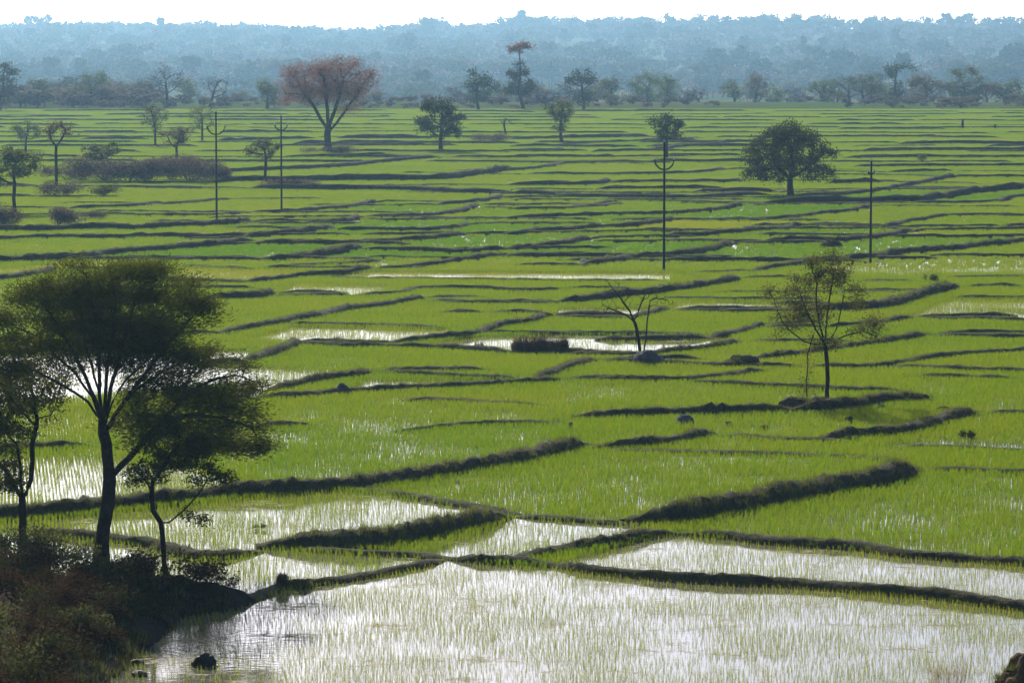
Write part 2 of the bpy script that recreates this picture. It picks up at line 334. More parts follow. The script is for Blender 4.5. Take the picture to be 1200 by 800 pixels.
# ------------------------------------------------------------------ the earth banks between the fields
# (height in metres, foot of the near face followed through the photograph)
BANKS = [
 (.22,[(640,665),(700,673),(800,682),(900,687),(1000,695),(1100,704),(1200,716),(1330,730)]),
 (.14,[(290,708),(335,692),(400,683),(450,675),(500,665),(528,657)]),
 (.2,[(520,657),(560,661),(600,662),(650,667)]),
 (.26,[(596,660),(650,652),(700,644),(740,637),(770,630),(800,628)]),
 (.2,[(795,628),(850,632),(900,638),(1000,645),(1050,653),(1100,657),(1150,660),(1200,663),(1330,672)]),
 (.6,[(738,616),(800,612),(830,606),(900,594),(960,583),(1010,573),(1065,561),(1088,553)]),
 (.12,[(1080,553),(1150,554),(1200,556),(1330,558)]),
 (.13,[(600,607),(650,610),(700,614),(745,616)]),
 (.52,[(300,644),(370,643),(420,643),(470,638),(530,626),(575,615),(606,608)]),
 (.2,[(25,625),(80,630),(120,634),(170,641),(220,653),(260,655),(310,648)]),
 (.13,[(340,646),(430,651),(480,653),(528,657)]),
 (.42,[(-120,616),(0,611),(50,608),(100,603),(130,599),(200,592),(270,584),(340,580),(400,575),(430,573),(450,569),(500,562),(550,553),(600,546),(650,535),(700,523)]),
 (.13,[(385,575),(430,577),(470,583),(500,588),(540,594),(570,599),(600,604)]),
 (.3,[(690,527),(720,527),(750,526),(790,522),(820,515),(848,510)]),
 (.07,[(840,511),(900,516),(1000,519)]),
 (.07,[(700,530),(800,532),(900,534),(1000,538),(1060,543)]),
 (.36,[(960,518),(1010,514),(1050,512),(1090,503),(1130,493),(1158,486)]),
 (.1,[(1150,487),(1200,487),(1330,488)]),
 (.1,[(860,512),(900,517),(930,518),(980,518)]),
 (.08,[(1045,526),(1100,526),(1200,530),(1320,534)]),
 (.32,[(665,492),(700,492),(730,490),(800,488),(850,487),(900,485),(940,484)]),
 (.42,[(920,485),(970,483),(1010,479),(1050,473),(1096,468)]),
 (.09,[(462,507),(500,505),(550,500),(600,498),(660,497)]),
 (.2,[(290,503),(340,501),(372,501)]),
 (.26,[(-60,533),(0,530),(50,528),(115,523)]),
 (.2,[(300,469),(350,467),(390,464),(430,461),(480,458),(520,457),(560,455),(600,452),(640,450),(664,446)]),
 (.32,[(322,459),(355,453),(390,447),(420,443),(442,437)]),
 (.08,[(436,439),(500,442),(540,444),(610,446)]),
 (.28,[(636,447),(660,438),(685,429),(712,424)]),
 (.12,[(700,426),(740,426),(800,429),(850,431),(900,430)]),
 (.14,[(683,447),(730,448),(800,447),(850,443),(880,439),(910,437)]),
 (.12,[(800,449),(850,452),(900,455),(950,457),(1000,459),(1060,461)]),
 (.18,[(940,432),(1000,433),(1040,431),(1070,427),(1100,422),(1150,417),(1200,414),(1320,408)]),
 (.12,[(1040,432),(1100,434),(1150,436),(1200,438),(1320,441)]),
 (.28,[(880,424),(940,418),(1010,408),(1050,402),(1098,394)]),
 (.13,[(1090,395),(1150,397),(1200,398),(1320,400)]),
 (.24,[(970,386),(1010,383),(1040,380),(1078,373)]),
 (.13,[(1070,374),(1100,376),(1150,376),(1200,379),(1320,381)]),
 (.62,[(945,367),(1000,365),(1030,363),(1060,359),(1090,349),(1130,338)]),
 (.14,[(785,366),(850,367),(900,366),(955,367)]),
 (.1,[(1110,350),(1160,351),(1200,351),(1320,352)]),
 (.26,[(836,398),(875,391),(900,382)]),
 (.24,[(760,419),(800,414),(840,409),(876,402)]),
 (.12,[(596,415),(660,415),(700,417),(770,417)]),
 (.2,[(340,404),(400,408),(470,409),(540,412),(605,415)]),
 (.34,[(294,426),(320,419),(345,410),(360,402)]),
 (.14,[(345,402),(390,403),(430,405),(475,404)]),
 (.34,[(462,405),(500,401),(540,397),(570,392),(600,383),(625,379),(648,372)]),
 (.1,[(640,374),(700,375),(745,375)]),
 (.28,[(735,375),(760,372),(795,364)]),
 (.08,[(330,382),(400,382),(470,384),(525,386)]),
 (.34,[(262,393),(300,387),(330,382),(360,375),(400,368),(430,363),(460,359),(503,351)]),
 (.13,[(495,354),(550,356),(600,356),(665,357)]),
 (.55,[(655,357),(700,354),(740,349),(780,345),(820,339),(850,335),(872,328)]),
 (.1,[(765,352),(820,352),(900,353),(970,354)]),
 (.16,[(570,368),(600,368),(645,370)]),
 (.22,[(415,348),(450,347),(480,344),(500,340),(560,340),(600,342),(640,342),(668,340)]),
 (.1,[(320,348),(400,348),(422,348)]),
 (.5,[(230,354),(280,352),(310,350),(332,345)]),
 (.1,[(375,327),(450,328),(560,329),(600,330),(700,331),(785,331)]),
 (.36,[(290,333),(330,329),(370,325),(410,322),(445,315)]),
 (.3,[(435,317),(470,316),(500,313),(530,309),(560,304),(600,299)]),
 (.1,[(200,331),(300,331)]),
 (.1,[(205,313),(300,317)]),(.16,[(180,305),(240,305),(310,303)]),
 (.42,[(-60,334),(0,330),(35,326),(75,317)]),
 (.52,[(-60,308),(0,307),(50,306),(100,303),(130,299),(180,295),(220,292),(250,290),(280,286),(305,284)]),
 (.34,[(295,287),(340,287),(400,287),(440,285),(480,283),(520,279),(548,274)]),
 (.2,[(540,275),(600,275),(660,273)]),
 (.52,[(305,306),(340,305),(370,302),(400,297),(428,290)]),
 (.3,[(420,293),(480,295),(540,297),(560,296),(605,293)]),
 (.32,[(590,301),(650,302),(700,302),(750,303)]),
 (.36,[(596,294),(640,290),(670,286),(696,280)]),
 (.12,[(690,284),(780,284),(850,283)]),
 (.4,[(685,312),(720,308),(750,303),(790,301),(830,296),(864,286)]),
 (.26,[(775,306),(840,307),(900,307),(945,307)]),
 (.32,[(890,320),(930,313),(960,307),(1000,304)]),
 (.42,[(985,306),(1030,303),(1050,299),(1070,297),(1100,295),(1150,290),(1200,285),(1320,276)]),
 (.12,[(1090,300),(1200,301),(1320,301)]),
 (.36,[(895,284),(950,283),(980,284),(1005,282),(1030,279),(1050,276),(1074,271)]),
 (.2,[(1040,278),(1100,279),(1150,279),(1200,278),(1320,279)]),
 (.3,[(880,272),(920,269),(944,264)]),
 (.36,[(775,277),(820,277),(860,274),(905,269)]),
 (.36,[(590,276),(650,272),(700,268),(750,265),(796,258)]),
 (.26,[(1040,266),(1070,260),(1090,257),(1110,254),(1150,253),(1200,254),(1320,255)]),
 (.1,[(900,265),(1045,267)]),(.3,[(1170,266),(1200,266),(1320,262)]),
 (.16,[(838,259),(910,259)]),
 (.32,[(895,259),(930,256),(960,252),(1000,248),(1022,242)]),
 (.36,[(590,258),(650,255),(700,253),(760,252),(800,251),(840,247),(874,241)]),
 (.36,[(290,250),(350,249),(380,246),(410,244),(444,237)]),
 (.3,[(80,245),(120,244),(160,242),(194,238)]),(.26,[(186,240),(215,239),(250,236),(275,234)]),
 (.2,[(105,252),(180,253),(250,253),(300,250)]),
 (.5,[(-60,272),(0,271),(50,271),(100,269),(140,269),(170,269),(200,267),(250,265),(280,263),(300,260)]),
 (.3,[(-60,284),(0,282),(60,279),(120,280),(160,279),(200,278),(250,279),(305,277)]),
 (.16,[(300,263),(362,263)]),(.36,[(355,263),(400,261),(430,255)]),
 (.2,[(420,258),(470,259),(520,258),(605,257)]),
 (.46,[(290,280),(340,275),(398,268)]),
 (.3,[(390,270),(450,271),(500,271),(540,268),(553,264)]),
 (.36,[(425,255),(480,255),(520,252),(545,248),(563,241)]),
 (.12,[(555,245),(610,244)]),
 (.36,[(515,241),(560,237),(594,231)]),
 (.26,[(595,246),(650,246),(690,243),(724,236)]),
 (.6,[(255,203),(300,201),(350,199),(400,196),(450,191),(480,188),(514,185)]),
 (.9,[(255,214),(300,213),(360,213),(420,212),(460,212),(520,211),(560,206),(605,199)]),
 (.7,[(290,222),(380,223),(430,223),(480,224),(540,227),(605,227)]),
 (.4,[(595,201),(640,197),(665,192)]),
 (.6,[(595,218),(650,218),(700,217),(720,213)]),
 (.6,[(595,228),(660,229)]),
 (.5,[(650,232),(700,232),(780,233),(840,232),(870,230),(905,230)]),
 (.36,[(615,205),(700,205),(760,205),(820,203),(855,199)]),
 (.4,[(700,223),(750,222),(800,222),(855,222)]),
 (.36,[(715,215),(780,214),(850,214),(875,212)]),
 (.5,[(815,226),(870,225),(910,226)]),
 (.8,[(895,239),(950,239),(1000,238),(1070,237),(1100,234),(1140,228),(1200,222),(1320,214)]),
 (.5,[(935,232),(990,229),(1030,225),(1080,216),(1122,207)]),
 (.3,[(1065,239),(1120,239),(1170,237),(1200,231),(1320,222)]),
 (.2,[(1025,223),(1100,223),(1160,222)]),(.3,[(1115,208),(1200,208),(1320,207)]),
 (.5,[(970,216),(1038,214)]),(.35,[(1040,203),(1120,201)]),
 (.5,[(90,156),(165,156)]),(.55,[(95,164),(175,164)]),(.5,[(55,185),(100,184)]),
 (.6,[(255,156),(300,156),(372,156)]),(.6,[(255,166),(300,165),(372,163)]),
 (.8,[(345,170),(395,169)]),(.9,[(395,163),(450,163),(505,163)]),(.5,[(370,170),(500,170)]),
 (.4,[(395,178),(600,179)]),(.4,[(330,185),(400,184),(455,181)]),
 (.7,[(600,164),(650,163),(700,162),(765,161)]),(.4,[(595,177),(640,177),(665,175)]),
 (.5,[(595,184),(700,185),(725,184)]),(.5,[(660,170),(760,166),(820,165)]),
 (.5,[(695,179),(760,177),(800,173),(875,166)]),(.4,[(795,156),(885,156)]),(.4,[(775,183),(875,183)]),
 (.4,[(955,161),(1105,161)]),(.6,[(1055,170),(1120,169),(1200,170),(1320,170)]),
 (.55,[(1010,177),(1100,177),(1200,177),(1320,177)]),(.45,[(990,186),(1100,185),(1200,185),(1320,185)]),
 (.4,[(980,152),(1110,152)]),(.4,[(1000,196),(1200,195),(1320,196)]),(.35,[(640,192),(720,191),(790,192)]),
 (.3,[(-60,232),(0,231),(44,231)]),(.35,[(-60,220),(0,219),(50,219)]),(.3,[(110,220),(250,222)]),
 (.1,[(330,313),(420,309),(450,306)]),(.1,[(430,302),(540,304)]),(.1,[(1000,331),(1080,331)]),(.14,[(1105,327),(1200,326),(1320,326)]),
 (.09,[(470,470),(560,474),(640,478)]),(.09,[(1060,443),(1200,447)]),(.08,[(560,392),(700,393),(830,394)]),
 (.08,[(1000,345),(1060,342)]),(.1,[(980,358),(900,357)]),
]
# far rows that only read as thin dark lines
# thin low banks carry on from the ends of the tall ones and close the plots
tails = []
for h, px in BANKS:
    ym = sum(p[1] for p in px) / len(px)
    if not 196 < ym < 480 or h < .15: continue
    for (e, n_), sg in (((px[0], px[1]), -1), ((px[-1], px[-2]), 1)):
        if not -20 < e[0] < 1220 or random.random() < .12: continue
        L = random.uniform(60, 190) * (1.0 if ym < 330 else .8)
        sl = (e[1] - n_[1]) / (abs(e[0] - n_[0]) + 1) * .25
        dr = random.uniform(-.012, .022) * -sg * -1
        pts = [(e[0] - sg * 6, e[1])] + [(e[0] + sg * L * k / 4, e[1] + sl * 12 * min(1, k / 2) + dr * L * k / 4 + random.uniform(-.4, .4)) for k in range(1, 5)]
        tails.append((random.uniform(.12, .19), pts if sg > 0 else pts[::-1]))
BANKS += tails
for _ in range(10):
    yv = random.uniform(198, 345); u = random.uniform(-40, 1150); w = random.uniform(90, 320)
    BANKS.append((random.uniform(.1, .2), [(u + w * k / 4, yv + random.uniform(-.5, .5) - k * random.choice((0, 0, .6, -.4))) for k in range(5)]))
yv = 131.0
while yv < 196:
    u = -40 + random.uniform(-60, 40)
    while u < 1260:
        w = random.uniform(60, 260)
        dv = random.uniform(-1.2, 1.2)
        pts = [(u + w * k / 4, yv + dv * k / 4 + random.uniform(-.35, .35)) for k in range(5)]
        BANKS.append((random.uniform(.18, .5), pts))
        u += w + random.uniform(-15, 70)
    yv += random.uniform(2.6, 4.2) * (1 + (yv - 131) / 60)

bank_samples = []        # (x, y, halfwidth, top height) every few decimetres
def resample(pts, step):
    pts = np.asarray(pts, float)
    # Catmull-Rom through the traced points
    Q = np.vstack([2 * pts[0] - pts[1], pts, 2 * pts[-1] - pts[-2]])
    out = []
    for i in range(1, len(Q) - 2):
        n = max(2, int(np.linalg.norm(Q[i + 1] - Q[i]) / step) + 1)
        t = np.linspace(0, 1, n, endpoint=False)[:, None]
        p0, p1, p2, p3 = Q[i - 1], Q[i], Q[i + 1], Q[i + 2]
        out.append(.5 * ((2 * p1) + (-p0 + p2) * t + (2 * p0 - 5 * p1 + 4 * p2 - p3) * t ** 2 + (-p0 + 3 * p1 - 3 * p2 + p3) * t ** 3))
    out.append(Q[-2][None, :])
    return np.vstack(out)

PROFILE = np.array([(-1.12, -.3), (-.95, .02), (-.78, .42), (-.5, .82), (-.15, 1.0), (.2, .98), (.55, .78), (.85, .35), (1.05, -.3)])
def build_bank(h, px, k):
    g = np.array([G(u, v)[:2] for u, v in px])
    D = g[:, 1].mean()
    if D > 118 and h < .26: h = h + (.26 - h) * (.55 if D < 215 else .36) * min(1, (D - 118) / 40)
    if D > 170 and h > .26: h = .26 + (h - .26) * .72
    h = h * .92 + (.06 if D < 120 else (.08 if D < 300 else .04)) * min(1, h / .25)
    step = .3 if D < 180 else (.6 if D < 320 else 1.6)
    c = resample(g, step)
    t = np.gradient(c, axis=0); t /= np.linalg.norm(t, axis=1)[:, None] + 1e-9
    nrm = np.stack([-t[:, 1], t[:, 0]], 1)
    nrm *= np.where(nrm[:, 1:2] < 0, -1, 1)
    hw = .22 + .62 * h
    s = np.concatenate([[0], np.cumsum(np.linalg.norm(np.diff(c, axis=0), axis=1))])
    L = s[-1]
    end = np.clip(np.minimum(s + .25, L - s + .25) / (1.0 + h * 2.5), 0, 1)
    end = .25 + .75 * end * end * (3 - 2 * end)
    lump = .72 + .56 * fbm(s / 1.7 + k * 9.1, np.full_like(s, k * 3.3), 3)
    hh = h * end * lump
    ww = hw * (.55 + .45 * end) * (.75 + .5 * vnoise(s / 2.3 + k * 5.7, np.full_like(s, k * 1.9)))
    c = c + nrm * (hw * .95)[..., None] if np.ndim(hw) else c + nrm * hw * .95
    wob = (vnoise(s / 3 + k, np.full_like(s, k * 7.7)) - .5) * .35 * min(1, h * 3)
    c = c + nrm * wob[:, None]
    m, p = len(c), len(PROFILE)
    V = np.zeros((m, p, 3))
    jit = rng.normal(0, 1, (m, p))
    V[:, :, :2] = c[:, None, :] + nrm[:, None, :] * (PROFILE[None, :, 0] * ww[:, None] * (1 + .08 * jit))[..., None]
    jz = np.clip(rng.normal(0, .11, (m, p)), -.25, .3)
    V[:, :, 2] = PROFILE[None, :, 1] * hh[:, None] + jz * hh[:, None] * (PROFILE[None, :, 1] > .3)
    V[:, 0, 2] = V[:, -1, 2] = -.12
    i = (np.arange(m - 1)[:, None] * p + np.arange(p - 1)[None, :]).ravel()
    Fq = np.stack([i, i + 1, i + p + 1, i + p], 1)
    me = mesh_np("earth_bank", V.reshape(-1, 3), F4=Fq, smooth=D > 160)
    link("earth_bank", me, M_BANK, kind="structure")
    for a in range(m):
        bank_samples.append((c[a, 0], c[a, 1], ww[a], hh[a], nrm[a, 0], nrm[a, 1], step))
for k, (h, px) in enumerate(BANKS):
    build_bank(h, px, k)
BS = np.array(bank_samples)

# ------------------------------------------------------------------ dark dirt bank at the camera's side of the paddies
BANK_POLY = [(-140, 694), (60, 692), (150, 691), (230, 693), (302, 704), (285, 713), (215, 724), (192, 747), (160, 772), (124, 803), (100, 870), (-140, 900)]
bp_w = np.array([G(u, v)[:2] for u, v in BANK_POLY])
def poly_dist(x, y, poly):
    d = np.full(x.shape, 1e9)
    n = len(poly)
    for i in range(n):
        a, b = poly[i], poly[(i + 1) % n]
        ab = b - a; t = np.clip(((x - a[0]) * ab[0] + (y - a[1]) * ab[1]) / (ab @ ab), 0, 1)
        d = np.minimum(d, np.hypot(x - a[0] - t * ab[0], y - a[1] - t * ab[1]))
    return d
def dirt_z(x, y):
    x = np.asarray(x, float); y = np.asarray(y, float)
    d = poly_dist(x, y, bp_w); ins = in_poly(x, y, [tuple(q) for q in bp_w])
    n = fbm(x * .55, y * .55, 4); n2 = fbm(x * 2.2 + 9, y * 2.2, 3)
    z = (1 - np.exp(-d / 1.1)) * (.35 + .85 * n) + .18 * (n2 - .4)
    return np.where(ins, np.maximum(z, .03), -.25 - 0 * d)
def build_dirt():
    x0, x1 = bp_w[:, 0].min() - .3, bp_w[:, 0].max() + .3
    y0, y1 = bp_w[:, 1].min() - .3, bp_w[:, 1].max() + .3
    xs = np.arange(x0, x1, .11); ys = np.arange(y0, y1, .16)
    XX, YY = np.meshgrid(xs, ys)
    ZZ = dirt_z(XX, YY) + rng.normal(0, .012, XX.shape)
    V = np.stack([XX.ravel(), YY.ravel(), ZZ.ravel()], 1)
    ny, nx = XX.shape
    i = (np.arange(ny - 1)[:, None] * nx + np.arange(nx - 1)[None, :]).ravel()
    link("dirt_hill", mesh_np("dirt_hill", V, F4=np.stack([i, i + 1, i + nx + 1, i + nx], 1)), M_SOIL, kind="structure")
build_dirt()

# ------------------------------------------------------------------ instanced "stuff"
def template(name, me, mat):
    me.materials.append(mat)
    return bpy.data.objects.new(name, me)        # the plant that the points carry

def scatter(name, pts, scl, rot, tint, idx, temps):
    me = mesh_np(name, pts, attrs={"scl": scl, "rot": rot, "tint": tint})
    at = me.attributes.new("idx", 'INT', 'POINT'); at.data.foreach_set("value", np.asarray(idx, np.int32))
    o = link(name, me, kind="stuff")
    ng = bpy.data.node_groups.new(name, 'GeometryNodeTree')
    ng.interface.new_socket("Geometry", in_out='INPUT', socket_type='NodeSocketGeometry')
    ng.interface.new_socket("Geometry", in_out='OUTPUT', socket_type='NodeSocketGeometry')
    n, l = ng.nodes, ng.links
    gi, go = n.new("NodeGroupInput"), n.new("NodeGroupOutput")
    jn = n.new("GeometryNodeJoinGeometry")
    for t in reversed(temps):
        oi = n.new("GeometryNodeObjectInfo"); oi.inputs["Object"].default_value = t
        oi.inputs["As Instance"].default_value = True
        l.new(oi.outputs["Geometry"], jn.inputs[0])
    ip = n.new("GeometryNodeInstanceOnPoints")
    ip.inputs["Pick Instance"].default_value = True
    def attr(nm, ty):
        a = n.new("GeometryNodeInputNamedAttribute"); a.data_type = ty; a.inputs["Name"].default_value = nm
        return a.outputs["Attribute"]
    l.new(gi.outputs[0], ip.inputs["Points"]); l.new(jn.outputs[0], ip.inputs["Instance"])
    l.new(attr("idx", 'INT'), ip.inputs["Instance Index"])
    cx = n.new("ShaderNodeCombineXYZ"); l.new(attr("rot", 'FLOAT'), cx.inputs["Z"])
    er = n.new("FunctionNodeEulerToRotation"); l.new(cx.outputs[0], er.inputs[0]); l.new(er.outputs[0], ip.inputs["Rotation"])
    l.new(attr("scl", 'FLOAT'), ip.inputs["Scale"])
    l.new(ip.outputs[0], go.inputs[0])
    md = o.modifiers.new("scatter", 'NODES'); md.node_group = ng
    return o

def blades(n, h, w, lean, spread, seg=2, rs=None):
    """n grass blades: returns verts, tris"""
    V, T = [], []
    for _ in range(n):
        a = rs.uniform(0, 2 * math.pi); ln = abs(rs.normal(lean, lean * .5)); hh = h * rs.uniform(.65, 1.08)
        bx, by = rs.normal(0, spread, 2)
        d = np.array([math.cos(a), math.sin(a)]); f = rs.uniform(0, 2 * math.pi); s = np.array([math.cos(f), math.sin(f)]) * w * .5
        b0 = len(V)
        if seg == 1:
            V += [(bx - s[0], by - s[1], -.02), (bx + s[0], by + s[1], -.02), (bx + d[0] * ln * hh, by + d[1] * ln * hh, hh)]
            T += [(b0, b0 + 1, b0 + 2)]
        else:
            m = .55
            mx, my = bx + d[0] * ln * hh * .35, by + d[1] * ln * hh * .35
            V += [(bx - s[0] * .8, by - s[1] * .8, -.02), (bx + s[0] * .8, by + s[1] * .8, -.02), (mx + s[0], my + s[1], hh * m), (mx - s[0], my - s[1], hh * m), (bx + d[0] * ln * hh, by + d[1] * ln * hh, hh)]
            T += [(b0, b0 + 1, b0 + 2), (b0, b0 + 2, b0 + 3), (b0 + 3, b0 + 2, b0 + 4)]
    return np.array(V), np.array(T)

# occupied-by-bank masks
class Mask:
    def __init__(s, x0, x1, y0, y1, r):
        s.x0, s.y0, s.r = x0, y0, r
        s.g = np.zeros((int((y1 - y0) / r) + 2, int((x1 - x0) / r) + 2), bool)
    def stamp(s, x, y, rad):
        k = int(np.ceil(rad.max() / s.r))
        for oy in range(-k, k + 1):
            for ox in range(-k, k + 1):
                ok = np.hypot(ox, oy) * s.r <= rad
                ix = ((x[ok] - s.x0) / s.r).astype(int) + ox; iy = ((y[ok] - s.y0) / s.r).astype(int) + oy
                q = (ix >= 0) & (iy >= 0) & (ix < s.g.shape[1]) & (iy < s.g.shape[0])
                s.g[iy[q], ix[q]] = True
    def at(s, x, y):
        ix = np.clip(((x - s.x0) / s.r).astype(int), 0, s.g.shape[1] - 1); iy = np.clip(((y - s.y0) / s.r).astype(int), 0, s.g.shape[0] - 1)
        return s.g[iy, ix]
NEAR = 240.0
mk_near = Mask(-60, 60, 60, NEAR + 5, .12)
mk_far = Mask(-180, 180, NEAR - 5, 755, .3)
q = BS[:, 1] < NEAR + 5
mk_near.stamp(BS[q, 0] - .06, BS[q, 1] - .02, BS[q, 2] * .86)
mk_near.stamp(BS[q, 0], BS[q, 1] - np.clip(BS[q, 3], .1, .5) * np.clip((BS[q, 1] - 100) / 100, .0, .8), BS[q, 2] * .8)
for dx in (-.5, .5):     # fill between coarse samples
    mk_far.stamp(BS[~q, 0] + dx * BS[~q, 6] * .6, BS[~q, 1], BS[~q, 2] + .2)
mk_far.stamp(BS[~q, 0], BS[~q, 1], BS[~q, 2] + .2)
mk_far.stamp(BS[~q, 0], BS[~q, 1] - .6, BS[~q, 2] * .9)

# fields by how full the rice stands: (cover 0..1, height factor, yellow tint, outline)
FIELDS = [
 (.76,.80,.85,[(-200,1000),(-200,720),(290,708),(400,683),(525,658),(650,668),(900,688),(1200,716),(1400,735),(1400,1000)]),
 (.78,.82,.85,[(640,667),(770,630),(800,629),(1000,646),(1200,664),(1400,678),(1400,735),(1200,716),(900,688)]),
 (.66,.85,.6,[(490,655),(606,609),(745,617),(775,629),(600,660)]),
 (.78,.9,.6,[(-100,626),(130,604),(385,577),(470,584),(600,605),(530,627),(365,645),(220,653),(120,633)]),
 (.74,.9,.6,[(200,655),(330,646),(520,656),(300,707),(180,695)]),
 (.7,.85,.6,[(-100,655),(20,626),(120,634),(215,652),(160,690),(-100,690)]),
 (.8,.95,.6,[(-140,545),(130,540),(230,550),(300,570),(-140,608)]),
 (.54,.82,.7,[(490,408),(545,397),(640,393),(860,396),(835,409),(765,417),(600,414)]),
 (.56,.85,.7,[(290,398),(345,384),(520,387),(545,394),(480,403),(345,401)]),
 (.5,.85,.6,[(285,430),(430,440),(330,459),(270,474)]),
 (.46,.85,.6,[(405,462),(430,447),(650,447),(600,452),(440,461)]),
 (.55,.8,.9,[(650,373),(745,373),(765,362),(655,363)]),
 (.76,.9,.55,[(960,322),(1350,321),(1350,300),(1080,302),(985,308)]),
 (.62,.88,.7,[(325,347),(420,347),(470,337),(345,333)]),
 (.80,.8,.95,[(370,327),(785,330),(785,321),(440,319)]),
 (.62,.85,.7,[(1060,374),(1350,378),(1350,368),(1085,364)]),
 (.66,.85,.7,[(1080,363),(1350,366),(1350,353),(1115,352)]),
 (.6,.85,.7,[(780,365),(950,366),(1000,357),(800,354)]),
 (.38,.82,.6,[(-140,418),(290,412),(292,450),(-140,485)]),
 (.84,.85,.9,[(-140,320),(0,318),(75,308),(170,306),(60,318),(-140,332)]),
 (.84,.85,.9,[(205,330),(300,330),(380,320),(215,315)]),
 (.45,.8,.7,[(1040,525),(1350,531),(1350,525),(1050,520)]),
 (.93,1.,.4,[(440,575),(560,555),(700,525),(1060,543),(740,615),(600,606)]),
 (.92,1.,.4,[(800,628),(900,594),(1075,556),(1400,558),(1400,672),(1000,646)]),
 (.9,1.,.45,[(300,480),(470,470),(660,492),(460,506),(370,500)]),
 (.96,1.,.3,[(300,505),(660,497),(690,520),(450,560),(300,570)]),
 (.93,1.,.45,[(660,452),(1000,460),(940,470),(670,490)]),
]
def label_plots():
    """which plot of the bank network each spot of ground belongs to"""
    gu, gv = 2.0, 1.0
    W, Hh = int(1500 / gu), int(760 / gv)           # u from -150, v from 125
    g = np.zeros((Hh, W), np.int32)
    for h, px in BANKS:
        p = np.array(px, float)
        a = p[0] - p[1]; a /= np.linalg.norm(a); b = p[-1] - p[-2]; b /= np.linalg.norm(b)
        p = np.vstack([p[0] + a * 16, p, p[-1] + b * 16])
        for k in range(len(p) - 1):
            n = int(np.hypot(*(p[k + 1] - p[k]))) + 2
            t = np.linspace(0, 1, n)[:, None]
            q_ = p[k] + (p[k + 1] - p[k]) * t
            iu = ((q_[:, 0] + 150) / gu).astype(int); iv = ((q_[:, 1] - 125) / gv).astype(int)
            ok = (iu >= 0) & (iu < W) & (iv >= 0) & (iv < Hh)
            g[iv[ok], iu[ok]] = -1
            ok &= iv + 1 < Hh
            g[iv[ok] + 1, iu[ok]] = -1
    n = 0
    G_ = g.tolist()
    for j in range(Hh):
        for i in range(W):
            if G_[j][i]: continue
            n += 1; st = [(j, i)]; G_[j][i] = n
            while st:
                y, x = st.pop()
                for yy, xx in ((y + 1, x), (y - 1, x), (y, x + 1), (y, x - 1)):
                    if 0 <= yy < Hh and 0 <= xx < W and G_[yy][xx] == 0:
                        G_[yy][xx] = n; st.append((yy, xx))
    return np.array(G_), n
PLOT, NPLOT = label_plots()
pr = np.random.default_rng(12)
PL_T = np.clip(pr.beta(.75, 1.0, NPLOT + 2), 0, 1); PL_S = np.bincount(np.maximum(PLOT, 0).ravel(), minlength=NPLOT + 2)[:NPLOT + 2]; PL_C = np.where((pr.random(NPLOT + 2) < .14) & (PL_S < 2600), pr.uniform(.64, .8, NPLOT + 2), pr.uniform(.90, .98, NPLOT + 2)); PL_C[0] = .95; PL_H = pr.uniform(.9, 1.12, NPLOT + 2)
def field_of(u, v, X, Y):
    iu = np.clip(((u + 150) / 2).astype(int), 0, PLOT.shape[1] - 1); iv = np.clip((v - 125).astype(int), 0, PLOT.shape[0] - 1)
    pid = PLOT[iv, iu]; pid = np.where(pid < 0, 0, pid)
    cover = PL_C[pid].copy(); hf = PL_H[pid].copy()
    tint = np.clip(PL_T[pid] * .9 + .3 * (fbm(X / 12 + 3, Y / 9 + 5, 2) - .5), 0, 1)
    print("plots", NPLOT)
    for c, h, t, poly in FIELDS:
        m = in_poly(u, v, poly)
        cover[m] = c; hf[m] = h; tint[m] = t
    return cover, hf, tint

rs = np.random.default_rng(3)
def rice_clump(nb, lean):
    V, T = blades(nb, .30, .0085, lean * .7, .014, 2, rs)
    return mesh_np("rice_clump", V, F3=T)
rice_t = [template("rice_clump", rice_clump(nb, ln), M_RICE) for nb, ln in ((5, .22), (6, .3), (4, .25), (6, .28), (5, .4), (10, .3), (11, .26), (9, .36))]
def rice_patch(nc):
    Vs, Ts, o = [], [], 0
    for _ in range(nc):
        V, T = blades(4, .30, .034, .3, .03, 1, rs)
        V = V + np.array([rs.uniform(-.5, .5), rs.uniform(-.5, .5), 0])
        Vs.append(V); Ts.append(T + o); o += len(V)
    return mesh_np("rice_patch", np.vstack(Vs), F3=np.vstack(Ts))
patch_t = [template("rice_patch", rice_patch(nc), M_RICE) for nc in (30, 30, 20, 18)]

